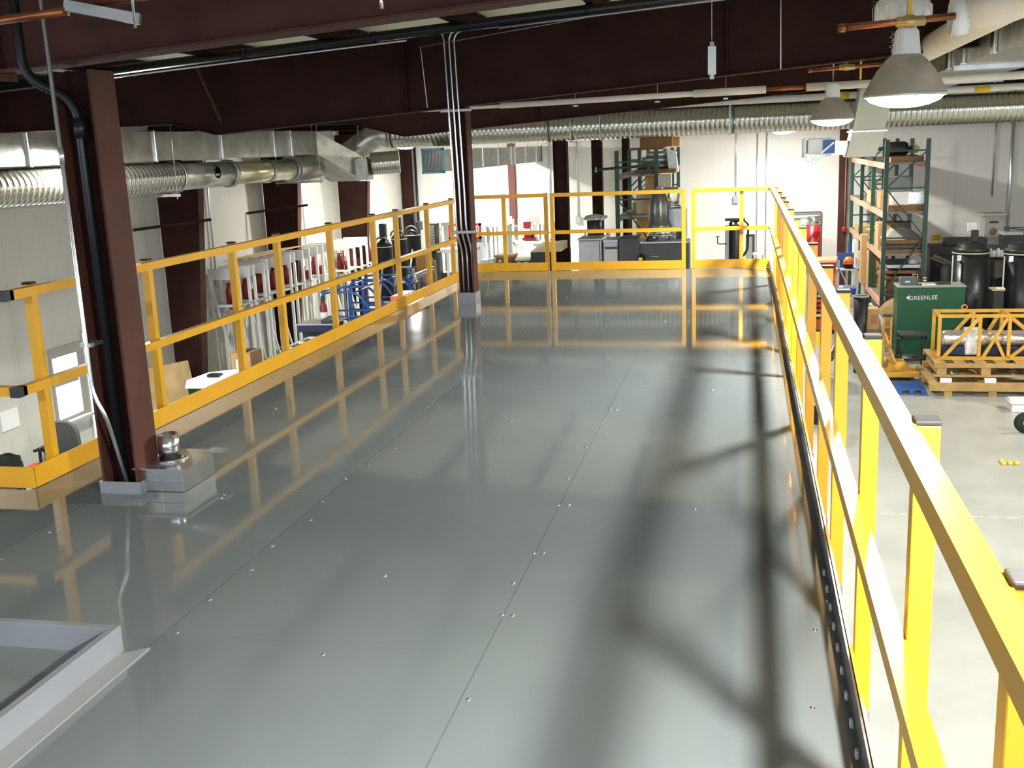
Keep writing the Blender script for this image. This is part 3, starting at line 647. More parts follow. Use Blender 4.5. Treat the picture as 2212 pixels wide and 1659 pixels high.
r_ = MB(); r_.box(1.05, 1.45, 19.5, 19.95, 1.35, 1.66, .02); r_.box(.97, 1.03, 19.52, 19.9, 1.33, 1.68, .01)
r_.build('register', white, t)
MB().box(1.30, 1.50, 19.47, 19.5, 1.40, 1.63).build('blue_filter', mat('filter_blue', (.03, .12, .35), .5), t)
f = MB(); f.bar((1.27, 19.46, 1.40), (1.48, 19.46, 1.58), .03); f.hull8([(1.0, 19.45, 1.26), (1.18, 19.45, 1.22), (1.18, 19.46, 1.24), (1.0, 19.46, 1.3)], [(1.0, 19.45, 1.4), (1.4, 19.45, 1.38), (1.4, 19.46, 1.39), (1.0, 19.46, 1.42)])
f.build('plastic_film', plasticw, t)
# insulated pipe along the right and the copper branches
t = thing('insulated_pipe', 'thick cream insulated pipe running lengthwise at the upper right', 'pipe')
MB().tube([(1.79, 4.2, 2.56), (1.79, 13.5, 2.50)], .122, 24).build('jacket', cream, t)
MB().tube(bend([(1.79, 7.0, 2.56), (1.66, 7.32, 2.45), (1.32, 7.38, 2.38)], .15, 5), .11, 20).build('jacket_branch', cream, t)
MB().lathe([(.10, 0), (.112, 0), (.112, .10), (.10, .10)], (1.24, 7.38, 2.38), 20, 0, True).build('end_collar', white, t)
for y in (6.4, 6.9): ring(t, (1.79, y, 2.55), 1, .115, .035, 'clamp_ring', chrome)
for i, (x0, x1, y, z, lab) in enumerate(((.57, 1.25, 7.40, 2.355, 'capped copper pipe passing in front of the nearest high bay lamp'), (.70, 1.70, 13.1, 2.44, 'capped copper pipe above the second high bay lamp'))):
    t = thing('copper_pipe', lab, 'pipe', 'copper branches beside the lamps')
    yy = y-.14 if i == 0 else y
    MB().tube([(x0, yy, z-.01), (x1, yy, z+.02)], .021, 16).build('pipe', copper, t)
    MB().lathe([(0, 0), (.025, .0), (.027, .04), (.024, .05)], (x0-.01, yy, z-.01), 14, 0).build('cap', copper, t)
    MB().lathe([(.024, 0), (.031, .01), (.031, .05), (.038, .06), (.038, .11), (.031, .12), (.031, .17), (.024, .18)], (x0+.33, yy, z+.005), 16, 0).build('coupling', brass, t)
    if i == 1: MB().box(x0+.40, x0+.425, yy-.03, yy-.02, z+.05, z+.27).build('yellow_strap', signy, t)
    MB().tube([(x0+.2, yy, z), (x0+.2, yy, zt(x0)+.2)], .004, 6).build('hanger_rod', blackiron, t)
t = thing('sling_loop', 'oblong pale metal loop hanging on a wire in front of the dark beam', 'loop')
pts = [(-.24+.014*math.cos(a)*0, 8+.02*math.cos(a), 2.245+.125*math.sin(a)) for a in [2*PI*k/24 for k in range(25)]]
f = MB()
for s_ in (-1, 1): f.box(-.268, -.212, 8+.03*s_-.003, 8+.03*s_+.003, 2.15, 2.34)
f.prism([(7.97, 2.34), (8.03, 2.34), (8.015, 2.372), (7.985, 2.372)], 0, -.255, -.225); f.prism([(7.985, 2.118), (8.015, 2.118), (8.03, 2.15), (7.97, 2.15)], 0, -.255, -.225)
f.build('strap_loop', mat('pale_zinc', (.55, .57, .55), .4, .4), t)
MB().tube([(-.242, 8, 2.37), (-.242, 8, zt(-.24)+.2)], .003, 6).build('wire', steelm, t)
o = MB().tube([(.335, 11.36, 2.36), (.325, 11.36, 3.15)], .006, 6).build('hanging_string', paper); tag(o, 'thin white cord hanging down the dark beam right of the metal loop', 'cord')
o = MB().tube([(-3.36, 11.36, 2.16), (-3.4, 11.36, 2.78)], .005, 6).build('hanging_string', paper); tag(o, 'thin white cord on the dark beam just left of three conduits', 'cord')

# ------------------------------------------------------------------ vent box beside the near column
t = thing('vent_curb', 'galvanised sheet metal vent box with a round collar on the deck behind the near column', 'vent')
MB().box(-3.10, -2.855, 4.80, 5.13, 0.002, .125, .002).build('box', alum, t)
MB().box(-3.13, -2.83, 4.775, 5.16, .125, .132).build('top_flange', alum, t)
MB().lathe([(.06, .132), (.095, .133), (.098, .138), (.062, .145)], (-3.015, 4.96, 0), 28, 2, True).build('collar_flange', chrome, t)
MB().lathe([(.057, .133), (.057, .272), (.054, .272), (.054, .135)], (-3.015, 4.96, 0), 28, 2, True).build('round_collar', chrome, t)
f = MB(); f.box(-2.88, -2.78, 5.1, 5.18, .1325, .137); f.box(-2.99, -2.985, 4.795, 4.80, .0, .125); f.box(-3.1, -2.85, 4.793, 4.80, .06, .064)
f.build('seam_strip', steelm, t)

a, b = at(418, 128, 11.37), at(478, 262, 11.37)
o = MB().bar(a, b, .05, .012).build('flange_brace', mat('tan_primer', (.085, .05, .025), .6)); tag(o, 'narrow tan brace slanting across the dark beam left of the middle column', 'brace')
# ================================================================== THINGS BEYOND THE RAILINGS
def pb(px0, py0, px1, py1, Y, depth, zlow=None, bev=0.0):
    """upright box whose front face, at distance Y, spans the two image corners"""
    a = at(px0, py0, Y); b = at(px1, py1, Y); z0 = b.z if zlow is None else zlow
    return MB().box(a.x, b.x, Y, Y+depth, z0, a.z, bev)
def cyl(px, py0, py1, wpx, Y, zlow=None):
    a = at(px, py0, Y); b = at(px, py1, Y); r = wpx/2*Y/FPX
    return a, b, r

# ---- pallet racks
def rack(name, lab, x0, x1, ys, ztop, beams, decks=True, far_bot=FZ, braces=True):
    t = thing(name, lab, 'rack', 'green storage racks')
    for y in ys:
        f = MB(); f.box(x0, x0+.09, y, y+.07, FZ, ztop); f.build('upright', green, t)
        f = MB(); f.box(x1-.09, x1, y, y+.07, FZ, ztop); f.build('upright', green, t)
        if braces:
            zs = [FZ+.2, FZ+1.4, FZ+2.6, FZ+3.7, ztop-.25]
            for i, z in enumerate(zs): MB().bar((x0+.05, y+.035, z), (x1-.05, y+.035, z), .035).build('cross_brace', green, t)
            for i, (z0, z1) in enumerate(zip(zs, zs[1:])):
                a, b = ((x0+.05, x1-.05) if i % 2 else (x1-.05, x0+.05))
                MB().bar((a, y+.035, z0), (b, y+.035, z1), .03).build('cross_brace', green, t)
    obm = mat('faded_orange_beam', (.55, .28, .17), .55, 0, .15, 5)
    for z in beams:
        for a, b in zip(ys, ys[1:]):
            MB().box(x0, x0+.045, a+.07, b, z-.13, z).build('load_beam', obm, t)
            MB().box(x1-.045, x1, a+.07, b, z-.13, z).build('load_beam', orange, t)
            if decks: MB().box(x0+.045, x1-.045, a+.05, b, z-.045, z).build('wire_deck', mat('deck_wire_grey', (.2,.2,.2), .5, .3), t)
    return t
AX0, AX1 = 3.0, 3.95
ABE = (1.06, -0.02, -0.95, -2.02)
rackA = rack('pallet_rack', 'tall green pallet rack on the right, loaded with cartons', AX0, AX1, (25.1, 27.5, 30.1, 32.8), 1.56, ABE)
BX0, BX1 = -2.80, -1.85
BBE = (1.04, 0.12, -1.0)
rackB = rack('pallet_rack', 'green pallet rack behind the deck end, wrapped stock on its top shelf', BX0, BX1, (23.6, 26.2, 28.8, 31.4), 1.56, BBE)
def onrack(x0, x1, y0, y1, z, h, name, lab, m, grp='cartons on the right rack', cat='box', fn=None):
    t = thing(name, lab, cat, grp)
    MB().box(x0, x1, y0, y1, z+.001, z+h, .004).build('body', m, t)
    if m in (card, cardd): MB().box((x0+x1)/2-.03, (x0+x1)/2+.03, y0-.002, y1, z+h-.0005, z+h+.0015).build('tape', ply, t)
    return t
zA, zB_, zC, zD = ABE
onrack(3.15, 3.85, 25.3, 26.2, zA, .12, 'flat_carton', 'flat brown carton lying on the top shelf of the right rack', cardd)
t = thing('wrapped_motor', 'dark motor with a pale end cap, highest item on the right rack', 'motor')
MB().lathe([(.0, 0), (.15, .01), (.16, .1), (.16, .38), (.12, .45), (.05, .47), (.05, .55), (0, .55)], (3.1, 25.7, zA+.29), 16, 0).build('housing', blackm, t)
MB().lathe([(0, 0), (.07, .01), (.09, .08), (.05, .14), (0, .15)], (3.66, 25.7, zA+.27), 14, 0).build('end_cap', mat('pale_green_plastic', (.5, .55, .3), .5), t)
MB().box(3.12, 3.75, 25.5, 25.9, zA+.121, zA+.145).build('base', blackm, t)
# second shelf
t = onrack(3.12, 3.92, 25.25, 26.3, zB_, .14, 'flat_carton', 'long brown carton lying at the front of the second shelf of the right rack', cardd)
t = onrack(3.1, 3.35, 26.5, 27.2, zB_, .12, 'flat_carton', 'lowest of three small cartons stacked at the left of the second rack shelf', card)
t = onrack(3.1, 3.36, 26.5, 27.2, zB_+.122, .13, 'flat_carton', 'middle of three small cartons stacked at the left of the second rack shelf', card)
t = onrack(3.1, 3.34, 26.5, 27.2, zB_+.254, .14, 'flat_carton', 'topmost of three small cartons stacked at the left of the second rack shelf', card)
t = onrack(3.22, 3.85, 25.35, 25.9, zB_+.142, .28, 'wrapped_parts_case', 'white case in shiny film standing on the long carton, second rack shelf', white)
MB().box(3.56, 3.84, 25.34, 25.349, zB_+.16, zB_+.40).build('film', foil, t)
t = onrack(3.08, 3.62, 25.4, 25.85, zB_+.424, .34, 'grey_case', 'large grey case on top of the white case, second rack shelf', mat('case_grey', (.17, .17, .17), .6, 0, .1, 5))
t = thing('blue_hose_coil', 'blue and white coil leaning among cartons on the second rack shelf', 'coil')
MB().tube([(3.12+.0*k, 27.9+.16*math.cos(a), zB_+.18+.16*math.sin(a)) for k, a in enumerate([2*PI*i/16 for i in range(17)])], .02, 8).build('coil', mat('pale_blue_hose', (.3, .4, .6), .5), t)
onrack(3.1, 3.7, 28.3, 29.4, zB_, .3, 'carton', 'carton farther back on the second shelf of the right rack', card)
# third shelf
t = onrack(3.02, 3.62, 26.0, 26.7, zC, .62, 'carton', 'tall tan open carton standing on the third shelf of the right rack', card)
t = onrack(3.20, 3.75, 25.45, 25.9, zC, .42, 'carton', 'brown carton with an upright divider at the front of the third rack shelf', cardd)
MB().box(3.18, 3.25, 25.43, 25.45, zC, zC+.45).build('divider', card, t)
t = onrack(3.3, 3.66, 25.5, 25.9, zC+.43, .24, 'green_machine_head', 'dark green machine head sitting on the brown carton, third rack shelf', mat('olive_dark', (.05, .06, .04), .6, 0, .3, 9), cat='machine')
t = thing('wooden_cable_spool', 'small pale wooden spool on the third shelf at the far left of the rack', 'spool')
for z in (zC, zC+.22): MB().lathe([(.0, 0), (.24, 0), (.24, .03), (0, .03)], (3.3, 29.0, z+.001), 20).build('flange', wood, t)
MB().lathe([(.12, .03), (.12, .22)], (3.3, 29.0, zC), 14).build('core', wood, t)
onrack(3.05, 3.5, 31.0, 31.8, zC, .16, 'flat_carton', 'pale flat carton at the far left end of the third rack shelf', card)
t = thing('blue_pump', 'dark blue pump on the third shelf behind the tan open carton', 'pump')
MB().lathe([(0, 0), (.14, .02), (.14, .28), (.08, .34), (0, .35)], (3.15, 27.95, zC+.15), 16, 0).build('motor', blued, t); MB().box(3.16, 3.48, 27.85, 28.05, zC, zC+.05).build('foot', blued, t)
MB().lathe([(0, 0), (.10, .02), (.10, .1), (0, .12)], (3.28, 27.95, zC+.28), 14).build('volute', blued, t)
# fourth level: pyramid bag on boards
t = thing('sheet_stack', 'stack of flat panels under a draped grey sheet on the lower rack shelf', 'panels')
for k in range(3):
    MB().box(3.06+.02*(k % 2), 3.93, 25.2, 26.5, -.949+.105*k, -.86+.105*k).build('panel', [cardd, darkgrey, woodd][k], t)
v = MB(); v.hull8([(3.05, 25.2, -.648), (3.94, 25.2, -.648), (3.94, 26.5, -.648), (3.05, 26.5, -.648)], [(3.38, 25.6, -.33), (3.5, 25.6, -.31), (3.5, 25.9, -.31), (3.38, 25.9, -.33)])
v.build('draped_sheet', mat('grey_tarp', (.24, .22, .19), .8, 0, .15, 5, .4, 12), t)
t = thing('board_stack', 'flat boards and packing lying on top of the dull crate, low in the right rack', 'boards')
for k in range(3): MB().box(3.08+.03*k, 3.9, 25.2, 26.5, -1.54+.13*k, -1.47+.13*k).build('board', [cardd, woodd, steelm][k], t)
MB().lathe([(0, 0), (.12, .0), (.09, .1), (0, .13)], (3.72, 25.4, -1.2), 12).build('white_bundle', white, t)
for k in range(3): MB().box(3.1+.32*k, 3.18+.32*k, 25.65, 26.5, -2.018, -1.54).build('support_block', cardd, t)
# tall boxes, bottom shelf
t = thing('carton', 'tall tan carton on the lowest rack shelf behind the first green upright', 'box', 'cartons on the right rack'); pb(1877, 545, 1903, 612, 27.6, .5, zD+.001, .004).build('body', card, t)
t = thing('plywood_crate', 'broad dull brown crate behind the green tool chest, under the lower rack shelf', 'crate')
a = at(1915, 570, 24.96)
MB().box(3.10, 3.85, 25.2, 25.6, -2.018, -1.56, .004).build('panel', mat('hardboard', (.16, .095, .05), .75, 0, .08, 3), t)
MB().box(3.10, 3.125, 25.18, 25.2, -2.018, -1.56).build('edge_strip', paper, t)
for i, (px0, py0, px1, py1, Y, m, lab) in enumerate(((1855, 545, 1868, 585, 29.0, ply, 'narrow pale carton deep on the lowest rack shelf'), (1845, 520, 1856, 545, 31, white, 'white and blue package deep in the right rack'),
    (1862, 508, 1876, 545, 28.2, card, 'tan carton standing left of the second rack upright'))):
    t = thing('carton', lab, 'box', 'cartons on the right rack'); pb(px0, py0, px1, py1, Y, .45, zD+.001 if i != 1 else zD+.001, .004).build('body', m, t)
    if i == 1: MB().box(at(px0, 0, Y).x+.02, at(px1, 0, Y).x-.04, Y-.006, Y, at(px0, py1, Y).z, at(px0, py0, Y).z-.04).build('blue_print', blue, t)
# ---- middle rack load
t = thing('wooden_case', 'long brown wooden case on the very top of the middle green rack', 'box', 'stock on the middle rack')
pb(1382, 296, 1452, 325, 25.0, .9, 1.60, .004).build('body', cardd, t); pb(1448, 296, 1468, 325, 25.3, .8, 1.60).build('end_frame', card, t)
for dx in (-.0,): MB().box(BX0+.2, BX1, 25.0, 25.9, 1.545, 1.60).build('skid', woodd, t)
t = thing('wrapped_tubes', 'silver film wrapped pipes lying on the upper shelf of the middle rack', 'pipes', 'stock on the middle rack')
for k, (z, m) in enumerate(((1.20, steelm), (1.33, galv), (1.45, steelm))): MB().tube([(-2.35+.1*k, 24.0, z), (-1.5, 24.2, z)], .07, 12).build('pipe', m, t)
MB().hull8([(-1.65, 23.95, 1.05), (-1.45, 23.95, 1.05), (-1.45, 24.3, 1.05), (-1.65, 24.3, 1.05)], [(-1.7, 24.0, 1.55), (-1.5, 24.0, 1.5), (-1.5, 24.25, 1.5), (-1.7, 24.25, 1.55)]).build('plastic_film', plasticw, t)
MB().box(-2.4, -1.5, 23.9, 24.4, 1.041, 1.13).build('cradle', woodd, t)
t = thing('stock_bar', 'long bar with a round end sticking out left of the middle rack', 'bar')
MB().tube([(-3.2, 23.55, 1.17), (-1.8, 23.55, 1.23)], .03, 10).build('bar', green, t); MB().lathe([(0, 0), (.06, .0), (.06, .03), (0, .03)], (-3.22, 23.55, 1.17), 14, 0).build('round_end', lightgrey, t)
t = thing('electrical_cabinet', 'pale grey enclosure with a yellow mark standing at the right of the middle rack', 'cabinet')
pb(1421, 377, 1450, 412, 23.3, .25, 0.1, .01).build('body', mat('enclosure_beige', (.42, .40, .34), .5), t); pb(1433, 393, 1438, 402, 23.29, .01).build('warning_mark', signy, t)
MB().box(*(lambda a, b: (a.x, b.x))(at(1421, 400, 23.3), at(1450, 400, 23.3)), 23.3, 23.55, -.85, .1).build('stand', steelm, t)
for i, (b, z, m, lab, nm) in enumerate((((1393, 368, 1420, 407), .121, card, 'tan carton upright on the second shelf of the middle rack', 'carton'), ((1374, 415, 1402, 432), .121, cream, 'pale carton with a red stripe on the middle rack', 'carton'),
        ((1366, 437, 1400, 455), -.05, card, 'flat tan carton just under the pale carton, middle rack', 'carton'), ((1374, 460, 1400, 497), -.999, mat('kraft_orange', (.42, .21, .04), .75, 0, .15, 5), 'orange-brown paper sack standing on the lower shelf of the middle rack', 'paper_sack'))):
    t = thing(nm, lab, 'box' if nm == 'carton' else 'sack', 'stock on the middle rack')
    p0 = at(b[0], b[1], 24.2+.4*i)
    zl = z if i != 2 else 0.121
    if i == 2: zl = .121; t['label'] = 'flat tan carton near the front of the second shelf, middle rack'
    pb(*b, 24.2+.5*i, .4, None if i in (2,) else zl if p0.z > zl else None, .004).build('body', m, t)

# ---- machines behind the deck end
def floorleg(t, m, x0, x1, y0, y1, z1):
    for x in (x0, x1-.05):
        for y in (y0, y1-.05): MB().box(x, x+.05, y, y+.05, FZ, z1).build('leg', m, t)
g0 = at(1382, 526, 19.5)
t = thing('reactor_vessel', 'tall grey bottle shaped vessel with foil over its neck, behind the wide railing panel', 'vessel')
a, b, r = cyl(1421, 500, 560, 44, 19.5)
Yr = 19.9; x = a.x; zt_ = at(1421, 404, Yr).z; z0 = g0.z+.027; kz = (zt_-.02-z0-.22)/1.10
MB().lathe([(r_, h_*kz) for r_, h_ in [(.19, 0), (.235, .02), (.245, .06), (.215, .12), (.21, .20), (.19, .24), (.19, .55), (.175, .72), (.14, .95), (.10, 1.06), (.07, 1.10)]], (x, Yr, z0+.21), 28).build('bell', mat('vessel_grey', (.13, .14, .13), .3, .5, .15, 5), t)
MB().lathe([(.085, 0), (.06, .06), (.02, .10), (0, .10)], (x, Yr, zt_-.07), 10).build('foil_cap', foil, t)
MB().lathe([(.26, 0), (.26, .03), (.20, .05), (.20, .09), (.24, .10), (.24, .13), (.1, .13)], (x+.04, Yr, z0+.075), 24).build('base_ring', chrome, t)
for k in range(6): a_ = 2*PI*k/6; MB().tube([(x+.04+.22*math.cos(a_), Yr+.22*math.sin(a_), z0), (x+.04+.22*math.cos(a_), Yr+.22*math.sin(a_), z0+.1)], .012, 6).build('stud', chrome, t)
t = thing('steel_tank', 'brushed steel housing with a round bright pipe stack to the right of the bottle vessel', 'tank')
q0, q1 = at(1437, 450, 20.2), at(1476, 505, 20.2)
MB().box(q0.x, q1.x+.05, 20.25, 20.7, q1.z-.1, q0.z, .02).build('body', steelm, t)
MB().lathe([(.17, 0), (.17, .36), (.15, .38), (0, .38)], (at(1448, 440, 20.4).x, 20.45, q0.z), 24).build('round_stack', chrome, t)
MB().lathe([(.175, 0), (.2, .02), (.175, .04)], (at(1448, 440, 20.4).x, 20.45, q0.z), 24, 2, True).build('collar', chrome, t)
MB().box(at(1448, 440, 20.4).x-.03, at(1448, 440, 20.4).x+.02, 20.27, 20.28, q0.z+.12, q0.z+.18).build('yellow_label', signy, t)
MB().box(q1.x-.12, q1.x+.03, 20.17, 20.25, q1.z-.08, q1.z+.12).build('side_fitting', blackm, t)
MB().box(q0.x+.05, q1.x, 20.25, 20.65, FZ, q1.z-.1).build('stand', darkgrey, t)
t = thing('testing_machine', 'broad dark grey machine cabinet with a round gauge, behind the wide railing panel', 'machine')
g0, g1 = at(1382, 526, 19.5), at(1476, 590, 19.5)
MB().box(g0.x, g1.x+.1, 19.5, 20.15, FZ, g0.z, .015).build('body', darkgrey, t)
MB().box(g0.x, g1.x+.1, 19.48, 20.15, g0.z, g0.z+.025).build('top_plate', steelm, t)
h0, h1 = at(1337, 514, 19.55), at(1382, 590, 19.55)
MB().box(h0.x, g0.x-.002, 19.5, 20.1, FZ, h0.z, .015).build('side_cabinet', darkgrey, t)
p = at(1386, 557, 19.5); MB().lathe([(0, 0), (.06, -.01), (.075, -.03), (.08, -.0), (0, .0)], (p.x, 19.49, p.z), 20, 1).build('gauge', blackiron, t)
MB().box(p.x-.05, p.x+.02, 19.44, 19.452, p.z-.04, p.z+.01).build('yellow_label', signy, t)
p = at(1410, 553, 19.5); MB().tube([(p.x-.06, 19.49, p.z), (p.x-.06, 19.45, p.z), (p.x+.1, 19.45, p.z), (p.x+.1, 19.49, p.z)], .008, 6).build('handle', chrome, t)
p = at(1470, 530, 19.5); MB().lathe([(0, 0), (.05, .01), (.06, .05), (.03, .1), (0, .11)], (p.x, 19.6, p.z-.02), 12).build('foil_valve', foil, t)
p = at(1404, 520, 19.6); MB().lathe([(0, 0), (.06, .0), (.07, .06), (.03, .12), (0, .12)], (p.x, 19.65, p.z-.03), 12).build('knob', blackm, t)
t = thing('steel_cabinet', 'grey steel cabinet with rounded bright front, left of the dark machine', 'cabinet')
a, b = at(1249, 520, 19.5), at(1300, 590, 19.5)
MB().box(a.x, b.x, 19.5, 20.2, FZ, a.z, .02).build('body', mat('cabinet_steel', (.36, .35, .35), .35, .5, .08, 6), t)
MB().box(a.x-.02, b.x+.03, 19.45, 20.2, a.z, a.z+.04, .01).build('top', steelm, t)
MB().box(b.x-.035, b.x-.02, 19.49, 19.5, FZ, a.z-.03).build('door_gap', blackm, t)
a, b = at(1303, 524, 19.6), at(1337, 590, 19.6)
t = thing('steel_cabinet', 'narrower pale steel cabinet between the round-fronted one and the dark machine', 'cabinet')
MB().box(a.x, b.x-.01, 19.6, 20.2, FZ, a.z, .01).build('body', lightgrey, t); MB().box(a.x, b.x-.01, 19.56, 20.2, a.z, a.z+.05).build('top', steelm, t)
MB().box(a.x+.03, b.x-.01, 19.585, 19.6, a.z-.12, a.z-.08).build('dark_shelf', darkgrey, t)
t = thing('foil_capped_drum', 'black drum covered with crumpled foil, behind the left of the wide railing panel', 'drum')
a, b = at(1260, 477, 20.45), at(1297, 477, 20.45); xc = (a.x+b.x)/2; zlow = at(1278, 520, 20.5).z
MB().lathe([(0, 0), ((b.x-a.x)/2-.02, 0), ((b.x-a.x)/2-.02, a.z-zlow+.0)], (xc, 20.8, zlow), 24).build('drum', blackm, t)
MB().lathe([(.17, 0), (.23, .02), (.24, .035), (.15, .10), (.03, .12), (0, .12)], (xc, 20.8, a.z-.02), 18).build('foil_cover', foil, t)
MB().tube([(xc+.12, 20.7, a.z+.03), (xc+.27, 20.6, a.z+.06)], .03, 8).build('foil_tail', foil, t)
MB().box(xc-.2, xc+.25, 20.6, 21.1, FZ, zlow).build('stand', darkgrey, t)
# left part behind the end railing
wht = mat('bright_white_paint', (.8, .79, .74), .4)
def press(x0, x1, y, ztop, lab, m=white, redm=redd, deep=.55, low=FZ, full=True):
    t = thing('press_frame', lab, 'press', 'white press frames along the left wall' if full else 'white stands by the far wall')
    w_ = x1-x0; zs = ztop-1.08*w_ if full else ztop-.7
    MB().box(x0, x1, y, y+.03, ztop-.34*w_*1.0, ztop, .004).build('head_plate', m, t)
    MB().box(x0, x1, y+deep-.03, y+deep, ztop-.34*w_, ztop, .004).build('head_plate', m, t)
    for x in (x0, x1-.055):
        MB().box(x, x+.055, y, y+.05, low, ztop-.34*w_).build('leg', m, t)
        MB().box(x, x+.055, y+deep-.05, y+deep, low, ztop-.34*w_).build('leg', m, t)
    MB().box(x0, x1, y-.01, y+.04, zs-.05, zs, .004).build('crossbar', m, t)
    MB().box(x0, x1, y+.04, y+deep, zs-.03, zs-.005).build('shelf', lightgrey, t)
    MB().bar((x0+.03, y-.005, zs+.45), (x0+w_*.85, y-.005, low+.15), .035).build('diagonal_brace', m, t)
    MB().lathe([(0, 0), (.095, 0), (.095, .28), (.07, .33), (.07, .42), (0, .42)], (x0+w_*.5, y+.25, zs), 16).build('red_cylinder', redd, t)
    MB().lathe([(0, 0), (.06, 0), (.06, .2), (0, .22)], (x0+w_*.78, y+.2, zs), 12).build('pump_body', redm, t)
    MB().lathe([(0, 0), (.05, 0), (.05, .08), (0, .08)], (x0+w_*.5, y+.25, zs-.12), 12).build('ram_foot', redm, t)
    MB().box(x0+.08, x1-.3, y+.1, y+.35, low+.6, low+.63).build('lower_shelf', steelm, t)
    return t
PX = [515, 549, 577, 608, 636, 668, 697, 752, 780, 812]
names_ = ['nearest', 'second', 'third', 'fourth', 'fifth', 'sixth', 'seventh', 'eighth', 'ninth', 'farthest']
for i, px in enumerate(PX):
    ytop = [580, 572, 560, 555, 545, 537, 528, 521, 515, 508][i]
    y = ray_y(px, -9.93, ytop+10); x1 = -9.93
    z = at(px, ytop, y).z
    press(x1-.68, x1, y, z, '%s white press frame in the row along the left wall, counted from the camera' % names_[i], white if i < 6 else wht, deep=.5)
o = MB().prism([(-10.6, -.36), (-9.95, -.30), (-9.95, -.285), (-10.6, -.345)], 1, 20.3, 22.9).build('plywood_sheet', ply)
tag(o, 'long sheet of pale board lying across the tops of the white press frames', 'board')
# black machines on the left far side
def black_mixer(px, pytop, wpx, Y, lab):
    t = thing('black_filter_tank', lab, 'tank', 'black tanks beyond the left railing')
    a = at(px, pytop, Y); r = wpx/2*Y/FPX
    MB().lathe([(0, 0), (r, .0), (r, a.z-FZ-.28), (r*1.08, a.z-FZ-.26), (r*1.08, a.z-FZ-.22), (r*.9, a.z-FZ-.16), (r*.4, a.z-FZ-.08), (0, a.z-FZ-.05)], (a.x, Y+r, FZ), 24).build('tank', blackm, t)
    MB().lathe([(r*1.02, 0), (r*1.10, .0), (r*1.10, .02), (r*1.02, .02)], (a.x, Y+r, a.z-.24), 24, 2, True).build('rim', cream, t)
    pts = [(a.x-r*.9+.0, Y+.05, a.z-.15)] + [(a.x-r*.9*math.cos(q), Y+.05, a.z-.15+.14*math.sin(q)) for q in [PI*k/8 for k in range(1, 8)]] + [(a.x+r*.9, Y+.05, a.z-.15)]
    MB().tube(pts, .02, 8).build('hose', mat('grey_hose', (.15, .16, .14), .5), t)
    MB().box(a.x-.07, a.x+.07, Y+r-.06, Y+r+.08, a.z-.06, a.z+.28, .01).build('control_head', blackiron, t)
    MB().tube([(a.x+.02, Y+.0, a.z-.55), (a.x-.08, Y-.1, a.z-1.4)], .022, 8).build('lever', white, t)
    return t
black_mixer(822, 512, 36, 22.5, 'black tank with hoses, left one behind the left railing')
black_mixer(855, 496, 33, 23.5, 'black tank with hoses, middle one behind the left railing')
black_mixer(886, 488, 31, 24.5, 'black tank with hoses, right one behind the left railing')
t = thing('control_box', 'black angular box on the wall behind the right black tank', 'box')
pb(893, 480, 906, 498, 25.6, .3).build('body', blackm, t); pb(898, 500, 902, 520, 25.7, .1, FZ).build('pole', steelm, t)
t = thing('parts_cabinet', 'grey cabinet of many small drawers left of the middle column', 'cabinet')
a, b = at(917, 484, 25), at(943, 545, 25)
MB().box(a.x, b.x, 25, 25.35, b.z, a.z, .005).build('body', darkgrey, t)
for k in range(9):
    z = b.z+.05+(a.z-b.z-.08)*k/9
    MB().box(a.x+.02, b.x-.02, 24.985, 25, z, z+(a.z-b.z)/12).build('drawer', mat('drawer_grey', (.22, .24, .22), .5), t)
MB().box(a.x, b.x, 25, 25.35, FZ, b.z).build('base', darkgrey, t)
t = thing('white_saw_guard', 'curved white machine body between the drawer cabinet and the middle column', 'machine')
pb(947, 490, 952, 532, 24.3, .2).build('post', wht, t); pb(957, 485, 966, 532, 24.3, .2, None, .02).build('body', wht, t); pb(952, 480, 968, 488, 24.3, .2, None, .01).build('arm', wht, t); pb(948, 527, 985, 533, 24.2, .5).build('table', wht, t)
pb(960, 533, 966, 590, 24.3, .2, FZ).build('leg', steelm, t)
t = thing('workbench', 'workbench with white top and slim legs behind the left railing by the middle column', 'bench')
a, b = at(952, 539, 20.3), at(990, 546, 20.3)
MB().box(a.x, b.x+.3, 20.3, 20.9, b.z, a.z, .005).build('top', wht, t)
for x in (a.x+.1, b.x-.03, b.x+.2): MB().box(x, x+.04, 20.33, 20.37, FZ, b.z).build('leg', wht, t)
pb(942, 545, 952, 605, 20.2, .2, FZ).build('side_panel', darkgrey, t)
t = thing('red_parts_bins', 'red framed parts rack with grey bins behind the middle column', 'bins')
a, b = at(968, 484, 26), at(1040, 516, 26)
f = MB(); w_ = .06
f.box(a.x, b.x, 26, 26.05, a.z-w_, a.z); f.box(a.x, b.x, 26, 26.05, b.z, b.z+w_); f.box(a.x, a.x+w_, 26, 26.05, b.z, a.z); f.box(b.x-w_, b.x, 26, 26.05, b.z, a.z)
f.build('frame', red, t)
for k in range(6): x = a.x+.1+(b.x-a.x-.2)*k/6; MB().box(x, x+.09, 26.01, 26.2, b.z+.08, a.z-.08).build('bin', lightgrey, t)
MB().box(a.x, b.x, 26.05, 26.2, FZ, b.z).build('base', lightgrey, t)
t = thing('wooden_crate', 'wooden crate of pale planks below the drawer cabinet', 'crate')
pb(897, 548, 918, 585, 22.2, .6, FZ, .005).build('box', mat('crate_wood', (.45, .22, .06), .7, 0, .15, 5), t); pb(897, 548, 918, 552, 22.17, .03).build('rail', wood, t)
t = thing('wood_offcuts', 'upright pale plank offcuts leaning beside the wooden crate', 'planks')
for k in range(4): pb(918+6*k, 548+5*k, 924+6*k, 592, 21.4+.05*k, .05, FZ).build('plank', wood, t)
t = thing('hand_truck', 'white framed cart holding a blue tote behind the left railing', 'cart')
